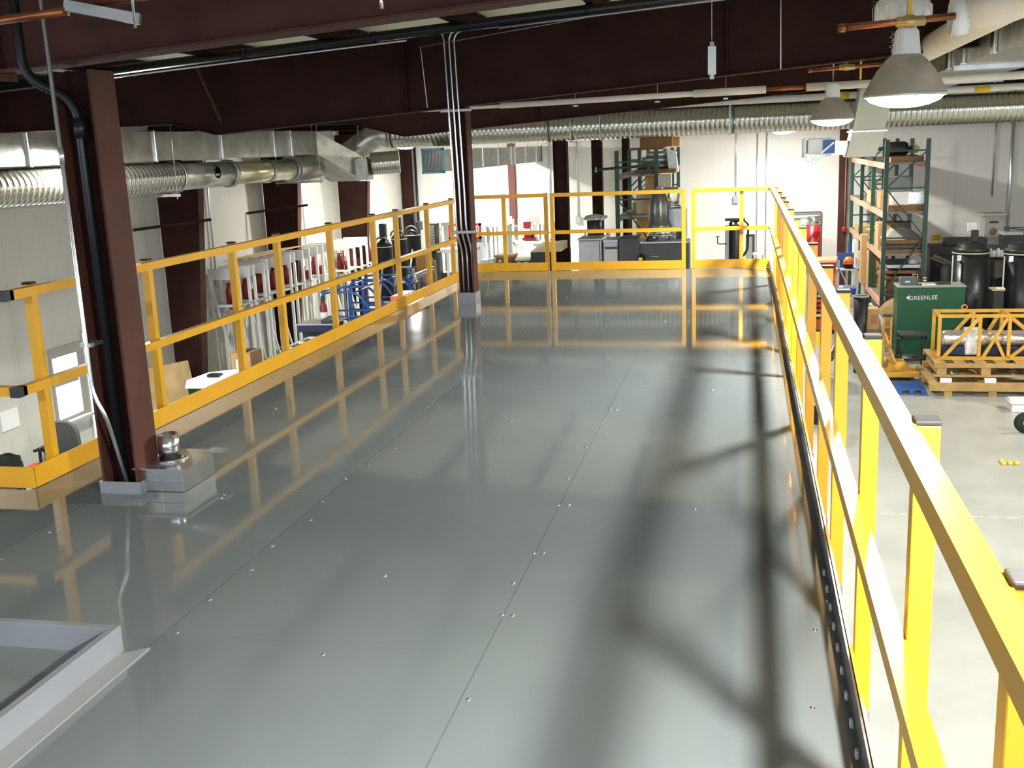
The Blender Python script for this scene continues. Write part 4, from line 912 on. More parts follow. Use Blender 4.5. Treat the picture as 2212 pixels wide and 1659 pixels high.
a, b = at(862, 576, 21.6), at(896, 612, 21.6)
for x in (a.x, b.x-.04): MB().box(x, x+.04, 21.6, 21.64, FZ, a.z).build('post', lightgrey, t)
MB().box(a.x, b.x, 21.6, 22.0, b.z, b.z+.03).build('shelf', lightgrey, t); MB().box(a.x, b.x, 21.6, 21.63, a.z-.03, a.z).build('rail', lightgrey, t)
pb(880, 578, 893, 597, 21.7, .2, b.z+.031).build('tote', mat('slate_blue', (.08, .14, .22), .5), t)
t = thing('steel_beam_pair', 'pale steel bars slanting behind the left railing by the wooden crate', 'bars')
for dy in (0, 7): MB().bar(at(897, 594+dy, 20.0), at(936, 578+dy, 20.9), .05).build('bar', lightgrey, t)
MB().box(at(912, 0, 20.4).x, at(935, 0, 20.4).x, 20.6, 20.9, FZ, at(915, 590, 20.6).z).build('stand', darkgrey, t)
# blue tubular carts
def cart(px0, py0, px1, py1, Y, lab, dz=0.0):
    t = thing('tube_cart', lab, 'cart', 'blue tubular frame carts beyond the left railing')
    a, b = at(px0, py0, Y), at(px1, py1, Y); r = .022; dp = .75
    for k, dy in enumerate((0, dp)):
        pts = bend([(a.x, Y+dy, FZ+.25), (a.x, Y+dy, a.z), (b.x-.35, Y+dy, a.z), (b.x, Y+dy, a.z-.5), (b.x, Y+dy, FZ+.25)], .18, 5)
        MB().tube(pts, r, 10).build('side_tube', blue, t)
        for zz in (a.z-.45, a.z-.62, FZ+.28): MB().tube([(a.x, Y+dy, zz), (b.x, Y+dy, zz)], r*.8, 8).build('rail', blue, t)
    for q in ((a.x, a.z), (b.x-.38, a.z), (b.x, FZ+.3), (a.x, FZ+.3)): MB().tube([(q[0], Y, q[1]), (q[0], Y+dp, q[1])], r*.8, 8).build('cross_tube', blue, t)
    MB().box(a.x, b.x, Y, Y+dp, FZ+.20, FZ+.26).build('deck_plate', blue, t)
    for x in (a.x+.1, b.x-.1):
        for y in (Y+.06, Y+dp-.06): MB().lathe([(0, -.02), (.10, -.02), (.10, .02), (0, .02)], (x, y, FZ+.10), 14, 1).build('wheel', rubber, t)
    return t
cart(693, 632, 815, 700, 18.2, 'nearest blue tubular frame cart behind the left railing')
cart(752, 618, 838, 660, 19.0, 'second blue tubular frame cart, just behind the nearest one')
cart(756, 605, 880, 650, 19.8, 'third blue tubular frame cart, behind the second one')
cart(886, 601, 914, 650, 20.65, 'small blue tubular frame at the right end of the carts')
t = thing('fire_extinguisher', 'red and white fire extinguisher hung on the left end of the nearest blue cart', 'extinguisher')
a = at(697, 642, 18.1); MB().lathe([(0, 0), (.07, .01), (.07, .38), (.03, .44), (.03, .5), (0, .5)], (a.x, 18.1, a.z-.55), 14).build('cylinder', redd, t); MB().lathe([(.072, 0), (.072, .15)], (a.x, 18.1, a.z-.42), 14).build('white_label', white, t)
MB().box(a.x-.03, a.x+.03, 18.07, 18.13, a.z-.05, a.z+.02).build('valve', blackm, t); MB().box(a.x-.08, a.x+.08, 18.17, 18.19, a.z-.4, a.z-.36).build('bracket', blue, t)
t = thing('orange_lift_base', 'orange scissor lift base between the blue carts and the railing', 'lift')
pb(842, 640, 870, 660, 18.1, .8, None, .02).build('platform', mat('fluor_orange', (.75, .16, .04), .5), t)
pb(840, 660, 870, 690, 18.2, .6, FZ+.15).build('scissor_box', blackm, t)
a = at(845, 660, 18.2)
for dx in (.02, .2): MB().lathe([(0, -.03), (.09, -.03), (.09, .03), (0, .03)], (a.x+dx, 18.3, FZ+.09), 12, 1).build('wheel', rubber, t)
t = thing('dark_lathe', 'dark blue machine bed behind the left railing, left of the carts', 'machine')
a, b = at(640, 693, 17.4), at(720, 712, 17.4)
MB().box(a.x, b.x, 17.4, 17.9, b.z-.05, b.z+.08, .01).build('bed', blued, t); MB().box(a.x, b.x, 17.38, 17.95, b.z+.08, b.z+.10).build('top_rail', lightgrey, t)
MB().box(a.x+.05, b.x-.1, 17.5, 17.85, FZ, b.z-.05, .01).build('base', blackm, t); MB().box(b.x-.25, b.x-.05, 17.45, 17.8, b.z+.10, b.z+.17, .01).build('headstock', darkgrey, t)
t = thing('grid_tray', 'dark blue tray divided by white strips, just past the left toe board', 'tray')
a, b = at(640, 715, 16.6), at(735, 740, 16.6)
MB().box(a.x, b.x, 16.1, 17.1, b.z-.12, b.z-.02, .005).build('tray', blued, t)
f = MB()
for k in range(6): x = a.x+(b.x-a.x)*k/5; f.box(x-.015, x+.015, 16.1, 17.1, b.z-.02, b.z+.01)
for y in (16.1, 16.6, 17.07): f.box(a.x, b.x, y, y+.03, b.z-.02, b.z+.012)
f.build('white_divider', paper, t)
MB().box(a.x+.1, b.x-.1, 16.2, 17.0, FZ, b.z-.12).build('cabinet_base', blued, t)
# boxes under the press row
t = thing('carton', 'tan cardboard box standing in front of the nearest white press frame', 'box')
a, b = at(500, 757, 18.2), at(546, 800, 18.2)
MB().box(a.x, b.x, 18.15, 18.65, FZ, b.z+.35, .005).build('box', card, t); MB().box(a.x+.1, a.x+.2, 18.14, 18.15, b.z+.05, b.z+.22).build('label', paper, t); MB().box(a.x+.18, a.x+.32, 18.16, 18.6, b.z+.35, b.z+.353).build('opening', blackm, t)
t = thing('plywood_sheet', 'plywood board leaning against the left wall beside the first tapered column', 'board')
MB().hull8([(-10.6, 17.0, FZ), (-10.1, 17.9, FZ), (-10.12, 17.93, FZ), (-10.62, 17.03, FZ)], [(-10.86, 17.15, -2.0), (-10.36, 18.05, -2.0), (-10.38, 18.08, -2.0), (-10.88, 17.18, -2.0)]).build('board', ply, t)
t = thing('parts_bin', 'green plastic bin with a white lid of papers behind the left toe board', 'bin')
a, b = at(398, 838, 14.8), at(500, 862, 14.8)
MB().box(a.x, b.x, 14.9, 15.5, a.z-.5, a.z-.02, .01).build('bin', greenc, t)
MB().hull8([(a.x-.02, 14.85, a.z-.02), (b.x+.05, 14.85, a.z-.02), (b.x+.05, 15.5, a.z-.02), (a.x-.02, 15.5, a.z-.02)], [(a.x, 14.9, a.z+.10), (b.x, 14.9, a.z+.12), (b.x+.1, 15.5, a.z+.2), (a.x+.05, 15.5, a.z+.10)]).build('white_carton', paper, t)
MB().box(a.x+.3, a.x+.5, 15.0, 15.15, a.z+.13, a.z+.17).build('glove', blackm, t)
MB().box(a.x+.05, b.x-.05, 15.0, 15.45, FZ, a.z-.5).build('table', steelm, t)
# office corner at left
t = thing('office_chair', 'grey fabric office chair behind the left railing near the bright window', 'chair')
cx_, cy_ = -10.15, 13.0
cx_ += .15; cy_ += .55; cz = .0
out_ = []
for k in range(28):
    q_ = 2*PI*k/28; c_, s_ = math.cos(q_), math.sin(q_)
    out_.append((cx_+.27*math.copysign(abs(c_)**.55, c_)*(1-.10*s_), -2.33+.30*math.copysign(abs(s_)**.6, s_)))
MB().prism(out_, 1, cy_, cy_+.08).build('backrest', fabricg, t)
MB().box(cx_-.25, cx_+.25, cy_-.45, cy_+.02, -2.75, -2.66, .03).build('seat', fabricg, t)
MB().box(cx_-.03, cx_+.03, cy_+.06, cy_+.1, -2.75, -2.2, .01).build('back_support', blackm, t)
MB().tube([(cx_, cy_-.2, FZ+.1), (cx_, cy_-.2, -2.75)], .03, 12).build('column', blackm, t)
for k in range(5):
    a_ = 2*PI*k/5; q = (cx_+.28*math.cos(a_), cy_-.2+.28*math.sin(a_))
    MB().bar((cx_, cy_-.2, FZ+.12), (q[0], q[1], FZ+.07), .04).build('base_arm', blackm, t); MB().lathe([(0, -.02), (.03, -.02), (.03, .02), (0, .02)], (q[0], q[1], FZ+.03), 10, 1).build('caster', rubber, t)
for s_ in (-1, 1): MB().box(cx_+s_*.27-.02, cx_+s_*.27+.03, cy_-.3, cy_-.02, -2.42, -2.38, .01).build('armrest', blackm, t); MB().box(cx_+s_*.27-.01, cx_+s_*.27+.02, cy_-.2, cy_-.16, -2.72, -2.42).build('arm_post', blackm, t)
t = thing('folding_chair', 'black curved back chair at the left edge behind the toe board', 'chair')
a = at(12, 985, 11.2)
pts = bend([(a.x-.2, 11.2, a.z-1.0), (a.x-.19, 11.25, a.z-.05), (a.x, 11.27, a.z+.03), (a.x+.19, 11.25, a.z-.05), (a.x+.26, 11.1, a.z-1.0)], .1, 5)
MB().tube(pts, .014, 8).build('frame', darkgrey, t); MB().box(a.x-.17, a.x+.17, 11.24, 11.27, a.z-.18, a.z-.0, .02).build('back_pad', darkgrey, t)
MB().box(a.x-.2, a.x+.22, 10.8, 11.2, a.z-.42, a.z-.37, .02).build('seat', blackm, t)
for x_ in (-.17, .18):
    MB().tube([(a.x+x_, 10.85, a.z-.4), (a.x+x_, 10.75, FZ)], .012, 8).build('leg', darkgrey, t); MB().tube([(a.x+x_, 11.15, a.z-.4), (a.x+x_, 11.25, FZ)], .012, 8).build('leg', darkgrey, t)
t = thing('desk', 'desk below the left railing carrying a red tray and a dark lamp', 'desk')
a, b = at(40, 1018, 11.6), at(125, 1018, 11.6)
MB().box(a.x, b.x+.3, 11.5, 12.2, a.z-.05, a.z-.02).build('top', lightgrey, t)
for x in (a.x+.02, b.x+.22): MB().box(x, x+.05, 11.55, 11.6, FZ, a.z-.05).build('leg', steelm, t); MB().box(x, x+.05, 12.1, 12.15, FZ, a.z-.05).build('leg', steelm, t)
t = thing('paper_tray', 'red tray lying on the desk behind the left toe board', 'tray')
p0 = at(50, 1016, 11.65); MB().box(p0.x, p0.x+.24, 11.65, 11.9, a.z-.019, a.z+.03, .005).build('tray', darkgrey, t); MB().box(p0.x+.02, p0.x+.22, 11.67, 11.88, a.z+.03, a.z+.034).build('red_face', mat('signal_red', (.7, .05, .02), .5), t)
t = thing('desk_lamp', 'small dark headed lamp on a thin stem with a grey monitor behind it', 'lamp')
p0 = at(95, 970, 11.9); MB().lathe([(0, .03), (.05, .02), (.058, 0), (.04, -.03), (0, -.04)], (p0.x, 11.9, p0.z), 14).build('head', blackiron, t); MB().tube([(p0.x, 11.9, p0.z-.02), (p0.x+.05, 11.9, a.z-.02)], .006, 6).build('stem', blackiron, t)
MB().lathe([(0, 0), (.06, 0), (.05, .015), (0, .015)], (p0.x+.05, 11.9, a.z-.02), 14).build('base', blackiron, t)
t = thing('monitor', 'pale grey monitor on the desk behind the small lamp', 'monitor')
p0, p1 = at(90, 968, 12.05), at(122, 1000, 12.05); MB().hull8([(p0.x, 12.05, a.z-.0), (p1.x, 12.05, a.z-.0), (p1.x, 12.1, a.z-.0), (p0.x, 12.1, a.z-.0)], [(p0.x+.02, 12.05, p0.z), (p0.x+.09, 12.05, p0.z), (p0.x+.09, 12.1, p0.z), (p0.x+.02, 12.1, p0.z)]).build('screen', lightgrey, t)
MB().box(p0.x, p1.x, 12.0, 12.15, a.z-.019, a.z).build('foot', lightgrey, t)
o = MB().box(XL+.002, XL+.012, 13.42, 13.82, -2.17, -1.87).build('wall_notice', paper); tag(o, 'pale sheet pinned to the left wall left of the bright window', 'notice')
# ------------------------------------------------------------------ right hand shop floor
t = thing('tool_chest', 'large green job site tool chest with white lettering in front of the right rack', 'chest')
a, b = at(1946, 622, 24.0), at(2078, 780, 24.0)
MB().box(a.x-.06, b.x, 24.0, 24.62, FZ+.12, a.z, .01).build('body', greenc, t)
MB().box(a.x-.07, b.x+.01, 23.98, 24.64, a.z, a.z+.035, .006).build('lid', mat('pale_lid', (.30, .32, .25), .5), t)
for x in (a.x, b.x-.15):
    for y in (24.05, 24.5): MB().lathe([(0, -.02), (.055, -.02), (.055, .02), (0, .02)], (x+.05, y, FZ+.055), 12, 1).build('caster', rubber, t)
p = at(1964, 648, 23.99)
text_part('lettering', 'GREENLEE', .125, paper, t, (p.x, 23.995, p.z), (1, 0, 0.02), (0, 0, 1))
p = at(1957, 643, 23.99); MB().prism([(p.x, p.z), (p.x+.07, p.z+.055), (p.x+.07, p.z-.055)], 1, 23.99, 24.0).build('emblem', paper, t)
t = thing('tool_box', 'grey tool box with a handle standing on the green chest', 'box')
c0, c1 = at(1945, 600, 24.15), at(1980, 620, 24.15)
MB().box(c0.x, c1.x, 24.15, 24.4, a.z+.036, c0.z, .01).build('body', mat('slate_case', (.10, .13, .14), .45), t)
MB().tube([(c1.x-.08, 24.2, c0.z-.02), (c1.x-.08, 24.2, c0.z+.06), (c1.x+.02, 24.2, c0.z+.06), (c1.x+.02, 24.2, a.z+.04)], .012, 8).build('handle', alum, t)
MB().box(c0.x+.1, c0.x+.2, 24.14, 24.15, a.z+.1, a.z+.13).build('latch', chrome, t)
t = thing('spray_bottle', 'small dark bottle with pale bands on the green chest', 'bottle')
p = at(1998, 615, 24.2)
MB().lathe([(0, 0), (.035, 0), (.035, .16), (.015, .2), (.015, .24), (0, .24)], (p.x, 24.25, a.z+.036), 12).build('bottle', blackm, t)
for k in range(3): MB().lathe([(.037, 0), (.037, .025)], (p.x, 24.25, a.z+.06+.055*k), 12).build('band', cream, t)
t = thing('paper_stack', 'loose papers lying on the right half of the green chest', 'papers')
p = at(1990, 618, 24.2)
MB().box(p.x, p.x+.28, 24.08, 24.3, a.z+.036, a.z+.05).build('papers', paper, t); MB().box(p.x+.32, p.x+.6, 24.2, 24.5, a.z+.036, a.z+.075, .004).build('folder', darkgrey, t)
t = thing('cable_spool', 'large wooden cable spool standing behind the left end of the green chest', 'spool')
p = at(1955, 716, 24.8); R_ = .66
for y in (24.68, 24.96): MB().lathe([(.0, 0), (R_, 0), (R_, .05), (0, .05)], (p.x, y, FZ+R_+.003), 40, 1).build('flange', mat('spool_board', (.36, .24, .11), .7, 0, .2, 6), t)
MB().lathe([(.36, 0), (.36, .26)], (p.x, 24.71, FZ+R_), 24, 1).build('drum', wood, t)
t = thing('pallet_stacker', 'yellow lift truck with upright mast and wide wedge base left of the green chest', 'lift truck')
m0, m1 = at(1908, 684, 22.6), at(1920, 790, 22.6)
MB().box(m0.x, m0.x+.035, 22.6, 22.66, FZ+.2, m0.z, .004).build('mast', yellow2, t); MB().box(m1.x-.0, m1.x+.035, 22.6, 22.66, FZ+.2, m0.z, .004).build('mast', yellow2, t)
for k in range(6): MB().box(m0.x, m1.x+.03, 22.61, 22.64, FZ+.4+.2*k, FZ+.43+.2*k).build('rung', mat('dull_yellow', (.4, .22, .03), .5), t)
MB().box(m0.x, m1.x+.03, 22.58, 22.68, m0.z, m0.z+.04).build('mast_cap', darkgrey, t)
MB().hull8([(m0.x-.02, 22.1, FZ+.06), (m0.x+.58, 22.1, FZ+.06), (m0.x+.58, 22.7, FZ+.06), (m0.x-.02, 22.7, FZ+.06)], [(m0.x+.1, 22.25, FZ+.36), (m0.x+.42, 22.25, FZ+.36), (m0.x+.42, 22.6, FZ+.36), (m0.x+.1, 22.6, FZ+.36)]).build('base_housing', yellow2, t)
for dy in (0, .45): MB().box(m0.x-.05, m0.x+.62, 21.75+dy, 21.93+dy, FZ+.15, FZ+.24, .006).build('fork', yellow2, t)
for x in (m0.x+.02, m0.x+.5): MB().lathe([(0, -.03), (.05, -.03), (.05, .03), (0, .03)], (x, 22.35, FZ+.052), 12, 1).build('wheel', rubber, t)
MB().bar((m0.x+.03, 22.55, FZ+.9), (m0.x+.2, 22.2, FZ+.33), .05).build('gusset', yellow2, t)
t = thing('blue_pallet', 'low blue pallet on the floor left of the wooden skids', 'pallet')
a, b = at(1938, 848, 20.85), at(2000, 858, 20.85)
for k in range(3): MB().box(a.x+(b.x-a.x-.09)*k/2, a.x+(b.x-a.x-.09)*k/2+.09, 20.85, 21.6, FZ, FZ+.09).build('block', blue, t)
for k in range(5): MB().box(a.x, b.x, 20.85+.16*k, 20.96+.16*k, FZ+.09, FZ+.11).build('board', blue, t)
t = thing('black_stand', 'black metal stand with tray top and lower shelf before the green chest', 'table')
a, b = at(1944, 722, 22.95), at(2003, 722, 22.95)
MB().box(a.x, b.x, 22.85, 23.4, a.z-.02, a.z+.01, .004).build('top', darkgrey, t)
MB().lathe([(0, 0), (.30, 0), (.30, .015), (0, .015)], ((a.x+b.x)/2, 23.15, FZ+.28), 20).build('lower_shelf', darkgrey, t)
for x in (a.x+.03, b.x-.03):
    for y in (22.9, 23.35): MB().tube([(x, y, FZ), (x, y, a.z-.02)], .016, 8).build('leg', blackiron, t)
MB().tube([(a.x-.25, 22.9, a.z-.12), (a.x-.25, 22.9, a.z-.08), (b.x, 22.9, a.z-.08)], .012, 8).build('side_rail', blackiron, t)
# skids
sk = mat('pallet_lumber', (.42, .26, .09), .7, 0, .2, 6)
t = thing('wooden_skid', 'lower heavy wooden skid on the floor at the right edge', 'pallet', 'wooden skids at the right')
a = at(2006, 858, 20.75); X0 = a.x
for y in (20.75, 21.55, 22.35): MB().box(X0, X0+2.9, y, y+.1, FZ+.10, FZ+.26, .006).build('runner', sk, t)
for k in range(4):
    for y in (20.77, 22.35): MB().box(X0+.28+.78*k, X0+.42+.78*k, y, y+.1, FZ, FZ+.10).build('foot_block', sk, t)
for k in range(3): MB().box(X0+.01, X0+.16+.0*k, 20.86, 22.34, FZ+.2, FZ+.262).build('deck_board', sk, t) if k == 0 else MB().box(X0+.9*k, X0+.9*k+.14, 20.86, 22.34, FZ+.2, FZ+.262).build('deck_board', sk, t)
for k in range(2): MB().box(X0+.20+.78*k, X0+.40+.78*k, 20.76, 20.86, FZ+.264, FZ+.34).build('white_block', paper, t)
t = thing('wooden_skid', 'upper wooden skid stacked on the lower one, carrying the yellow truss frame', 'pallet', 'wooden skids at the right')
ztop = FZ+.60
for y in (20.9, 22.2):
    MB().box(X0+.1, X0+2.9, y, y+.09, FZ+.52, ztop, .005).build('rail', sk, t); MB().box(X0+.1, X0+2.9, y, y+.09, FZ+.265 if y > 21 else FZ+.345, FZ+.38, .005).build('rail', sk, t)
for k in range(4): MB().box(X0+.16+.78*k, X0+.33+.78*k, 20.92, 22.25, FZ+.38, FZ+.52, .005).build('stringer', sk, t)
for k in range(8): MB().box(X0+.1+.36*k, X0+.3+.36*k, 20.9, 22.3, ztop, ztop+.02).build('deck_board', sk, t)
t = thing('yellow_truss_frame', 'yellow open truss frame sitting on the stacked wooden skids', 'frame')
FYY = (21.2, 21.85); zlo = ztop+.02
tz = at(2030, 683, 21.2).z
xl_ = at(2030, 700, 21.2).x
xr_ = xl_+2.35
def seg(y, xa, za, xb_, zb2, w_=.055): MB().bar((xa, y, za), (xb_, y, zb2), w_).build('strut', yellow2, t)
for y in FYY:
    MB().bar((xl_-.03, y, tz), (xr_, y, tz), .06).build('top_chord', yellow2, t); MB().bar((xl_-.03, y, zlo+.03), (xr_, y, zlo+.03), .06).build('bottom_chord', yellow2, t)
    for f_ in (0, .72, 1.24, 2.35): seg(y, xl_+f_, zlo+.05, xl_+f_, tz-.03, .06)
    hz = tz-zlo
    seg(y, xl_+.1, zlo+.05, xl_+.70, tz-.04); seg(y, xl_+.80, zlo+.05, xl_+1.2, tz-.04)
    seg(y, xl_+1.02, zlo+hz*.45, xl_+1.17, zlo+.05); seg(y, xl_+1.28, tz-.04, xl_+1.72, tz-hz*.5); seg(y, xl_+1.28, zlo+.05, xl_+1.72, tz-hz*.5)
    seg(y, xl_+1.78, tz-.04, xl_+2.3, zlo+.05)
for x in (xl_, xl_+1.24, xl_+2.35): MB().bar((x, FYY[0]+.03, tz), (x, FYY[1]-.03, tz), .055).build('cross_tie', yellow2, t)
MB().bar((xl_, FYY[0]+.03, zlo+.03), (xl_, FYY[1]-.03, zlo+.03), .055).build('cross_tie', yellow2, t)
MB().tube([(xl_+.55+.05*math.cos(q), 21.85, tz+.07+.045*math.sin(q)) for q in [2*PI*k/12 for k in range(13)]], .012, 6).build('lifting_eye', yellow2, t)
t = thing('wrapped_motor', 'film wrapped blue and silver motor lying inside the yellow truss frame', 'motor')
MB().lathe([(0, 0), (.13, 0), (.16, .05), (.16, .55), (.18, .6), (.18, .75), (.15, .8), (.15, 1.5), (.17, 1.55), (.17, 2.0), (0, 2.0)], (xl_+.1, 21.53, zlo+.36), 24, 0).build('wrapped_body', foil, t)
MB().box(xl_+.08, xl_+2.1, 21.38, 21.66, zlo+.03, zlo+.22, .02).build('blue_bed', blued, t)
MB().box(xl_+.5, xl_+.8, 21.36, 21.68, zlo+.05, zlo+.56, .04).build('film', plasticw, t)
o = MB().lathe([(0, 0), (.20, .01), (.27, .06), (.28, .09), (0, .1)], (X0+.62, 21.3, FZ+.264), 20).build('film_bundle', foil); tag(o, 'crumpled clear film bundle tucked between the two wooden skids', 'film')
o = MB().lathe([(0, 0), (.35, .0), (.42, .05), (.42, .07), (0, .08)], (X0+1.7, 21.3, FZ+.27), 28).build('film_roll', mat('smoky_film', (.35, .36, .35), .25), ); tag(o, 'round pale film wrapped disc between the skids at the right edge', 'disc')
t = thing('document_box', 'white paper covered box on the floor at the right edge before the skids', 'box')
a = at(2186, 880, 19.6)
MB().box(a.x, a.x+.5, 19.6, 20.0, FZ, FZ+.16, .005).build('box', paper, t); MB().hull8([(a.x-.04, 19.55, FZ+.161), (a.x+.5, 19.55, FZ+.161), (a.x+.5, 20.0, FZ+.161), (a.x-.04, 20.0, FZ+.161)], [(a.x-.0, 19.6, FZ+.2), (a.x+.5, 19.6, FZ+.19), (a.x+.5, 19.95, FZ+.2), (a.x, 19.95, FZ+.2)]).build('sheet', paper, t)
t = thing('caster_wheel', 'black rubber wheel at the right edge on the open floor', 'wheel')
a = at(2214, 920, 18.2); MB().lathe([(0, -.05), (.12, -.06), (.17, -.03), (.17, .03), (.12, .06), (0, .05)], (a.x, 18.2, FZ+.172), 24, 1).build('tyre', rubber, t); MB().lathe([(0, -.07), (.05, -.07), (.05, .07), (0, .07)], (a.x, 18.2, FZ+.172), 14, 1).build('hub', steelm, t)
t = thing('yellow_cloth', 'crumpled yellow cloth on the floor near the right edge', 'cloth')
p = at(2205, 1003, 15.2); v = MB()
for k in range(7):
    q = random.random()*6; v.hull8([(4+0, 0, 0), (4.1, 0, 0), (4.1, .1, 0), (4, .1, 0)], [(4.02, .02, .05), (4.07, .02, .06), (4.07, .08, .05), (4.02, .08, .04)]) if False else v.lathe([(0, 0), (.05, .0), (.035, .03+.01*(k % 3)), (0, .05)], (0.09*(k % 3)-.1, .08*(k//3), 0), 7)
Xf, Yf_ = 3.9, 16.35
v.move(Xf, Yf_, FZ+.001); v.build('cloth', mat('yellow_cloth_fabric', (.6, .48, .12), .8), t)
jt = MB()
xx = 0.9
while xx < 9: jt.box(xx, xx+.10, 13.96, 13.985, FZ, FZ+.002); jt.box(xx+.12, xx+.17, 13.985, 14.0, FZ, FZ+.002); xx += .22
o = jt.build('floor_joint', mat('joint_filler', (.62, .6, .5), .7)); tag(o, 'dashed pale expansion joint across the right floor', 'joint', None, 'structure')
# black tanks
def rtank(px, pytop, r, Y, lab, mark=True):
    t = thing('black_process_tank', lab, 'tank', 'black process tanks at the right')
    a = at(px, pytop, Y)
    MB().lathe([(0, 0), (r, 0), (r, a.z-FZ)], (a.x, Y+r, FZ), 32).build('tank', mat('black_satin', (.016, .015, .017), .35), t)
    MB().lathe([(r, 0), (r*1.07, 0), (r*1.07, .03), (r, .03)], (a.x, Y+r, a.z), 32, 2, True).build('rim', mat('pale_rim', (.4, .4, .33), .5), t)
    MB().lathe([(0, 0), (r*.97, 0), (r*.97, .08), (r*.8, .1), (r*.8, .17), (r*.55, .2), (0, .21)], (a.x, Y+r, a.z+.031), 28).build('cover', mat('dark_olive', (.03, .034, .028), .4, .3), t)
    MB().box(a.x-.02, a.x+.12, Y+r-.07, Y+r+.07, a.z+.24, a.z+.5, .015).build('motor', blackiron, t)
    MB().tube([(a.x-r-.06, Y+.1, FZ), (a.x-r-.05, Y+.1, a.z-.02)], .016, 8).build('side_pipe', lightgrey, t)
    MB().box(a.x-r*.9, a.x-r*.5, Y-.012+r*.3, Y+r*.35, a.z-.14, a.z-.02).build('label', foil, t)
    if mark: MB().box(a.x-.10, a.x+.10, Y+r+.08, Y+r+.2, a.z+.46, a.z+.66, .01).build('white_gauge_box', white, t)
    return t
rtank(2106, 550, .375, 24.6, 'large black tank behind the truss frame, right of the green chest')
rtank(2222, 552, .40, 24.4, 'black tank cut off by the right edge of the view', False)
t = thing('control_desk', 'black boxes and a sloping pale board behind the right rack upright', 'machine')
a, b = at(2012, 530, 26.6), at(2070, 552, 26.6)
MB().box(a.x, b.x, 26.6, 27.2, b.z, a.z, .01).build('housing', blackm, t); MB().box(b.x-.3, b.x+.6, 26.5, 27.0, a.z, a.z+.15, .01).build('upper_box', blackm, t)
p, q = at(2010, 556, 25.9), at(2056, 576, 25.9)
MB().hull8([(p.x, 25.9, p.z-.03), (q.x+.1, 25.5, q.z-.03), (q.x+.2, 26.1, q.z-.03), (p.x+.2, 26.5, p.z-.03)], [(p.x, 25.9, p.z), (q.x+.1, 25.5, q.z), (q.x+.2, 26.1, q.z), (p.x+.2, 26.5, p.z)]).build('sloping_top', mat('olive_board', (.36, .35, .25), .6), t)
MB().box(p.x+.3, q.x+.1, 25.95, 26.45, FZ, q.z-.05, .01).build('cabinet', darkgrey, t); MB().box(a.x, b.x, 26.62, 27.2, FZ, b.z).build('pedestal', blackm, t)
t = thing('grey_gas_cylinder', 'pale grey upright cylinder just left of the large black tank', 'cylinder')
p = at(2052, 576, 25.0); MB().lathe([(0, 0), (.12, .0), (.12, p.z-FZ-.08), (.06, p.z-FZ), (0, p.z-FZ)], (p.x, 25.45, FZ), 18).build('cylinder', mat('grey_cyl', (.15, .16, .16), .5), t)
t = thing('transformer_box', 'tall grey electrical box with a flat lid and brown round mark by the far wall', 'cabinet')
a, b = at(2128, 466, 30.5), at(2166, 528, 30.5)
MB().box(a.x, b.x, 30.5, 31.0, b.z, a.z, .01).build('body', mat('box_grey', (.40, .40, .37), .5, 0, .05, 6), t)
MB().box(a.x-.06, b.x+.05, 30.44, 31.06, a.z, a.z+.05, .004).build('lid', cream, t)
MB().lathe([(0, -.008), (.08, -.008), (.10, 0), (0, 0)], ((a.x+b.x)/2-.03, 30.5, a.z-.42), 20, 1).build('round_mark', mat('dull_brown', (.22, .14, .07), .6), t)
MB().box(a.x+.12, a.x+.34, 30.49, 30.5, a.z-.2, a.z-.15).build('black_label', blackm, t)
MB().box(b.x, b.x+.12, 30.6, 30.9, b.z+.05, b.z+.45, .01).build('side_box', lightgrey, t); MB().box(a.x+.03, b.x-.03, 30.55, 30.95, FZ, b.z).build('stand', steelm, t)
t = thing('valve_cluster', 'white valves and fittings between the two black tanks', 'valves')
for k, px in enumerate((2138, 2146, 2156, 2164)):
    p = at(px, 540+4*(k % 2), 26.0); MB().lathe([(0, 0), (.05, 0), (.05, .2), (.03, .24), (0, .24)], (p.x, 26.0, p.z-.2), 12).build('valve', white, t)
a, b = at(2135, 553, 26.0), at(2170, 560, 26.0); MB().box(a.x, b.x, 25.9, 26.3, b.z, a.z-.02).build('plate', darkgrey, t); MB().box(a.x+.05, b.x-.05, 25.95, 26.25, FZ, b.z).build('pedestal', darkgrey, t)
t = thing('carton', 'pale tan box between the two black tanks', 'box')
pb(2150, 566, 2176, 600, 25.2, .4, None, .004).build('box', mat('olive_carton', (.25, .23, .16), .7), t); p = at(2150, 600, 25.2); MB().box(p.x+.02, p.x+.26, 25.22, 25.55, FZ, p.z).build('stand', blackm, t)
t = thing('small_table', 'small dark table with a pale wooden top between the black tanks', 'table')
a, b = at(2145, 616, 23.8), at(2172, 628, 23.8); MB().box(a.x, b.x, 23.8, 24.2, b.z, b.z+.03).build('top', ply, t); MB().box(a.x+.03, b.x-.02, 23.82, 24.18, FZ, b.z).build('body', blackm, t)
MB().box(a.x+.1, b.x, 23.85, 24.0, b.z+.031, b.z+.05).build('paper', paper, t)
t = thing('wall_sign', 'yellow warning sign on the far wall right of the green rack', 'sign')
a, b = at(2012, 507, YF-.05), at(2034, 522, YF-.05); MB().box(a.x, b.x, YF-.04, YF-.02, b.z, a.z).build('plate', signy, t)
for k in range(2): MB().box(a.x+.05, b.x-.05, YF-.042, YF-.04, a.z-.07-.07*k, a.z-.05-.07*k).build('text_line', blackm, t)
t = thing('dark_cabinet', 'black machine with pale top against the far wall at the right edge', 'machine')
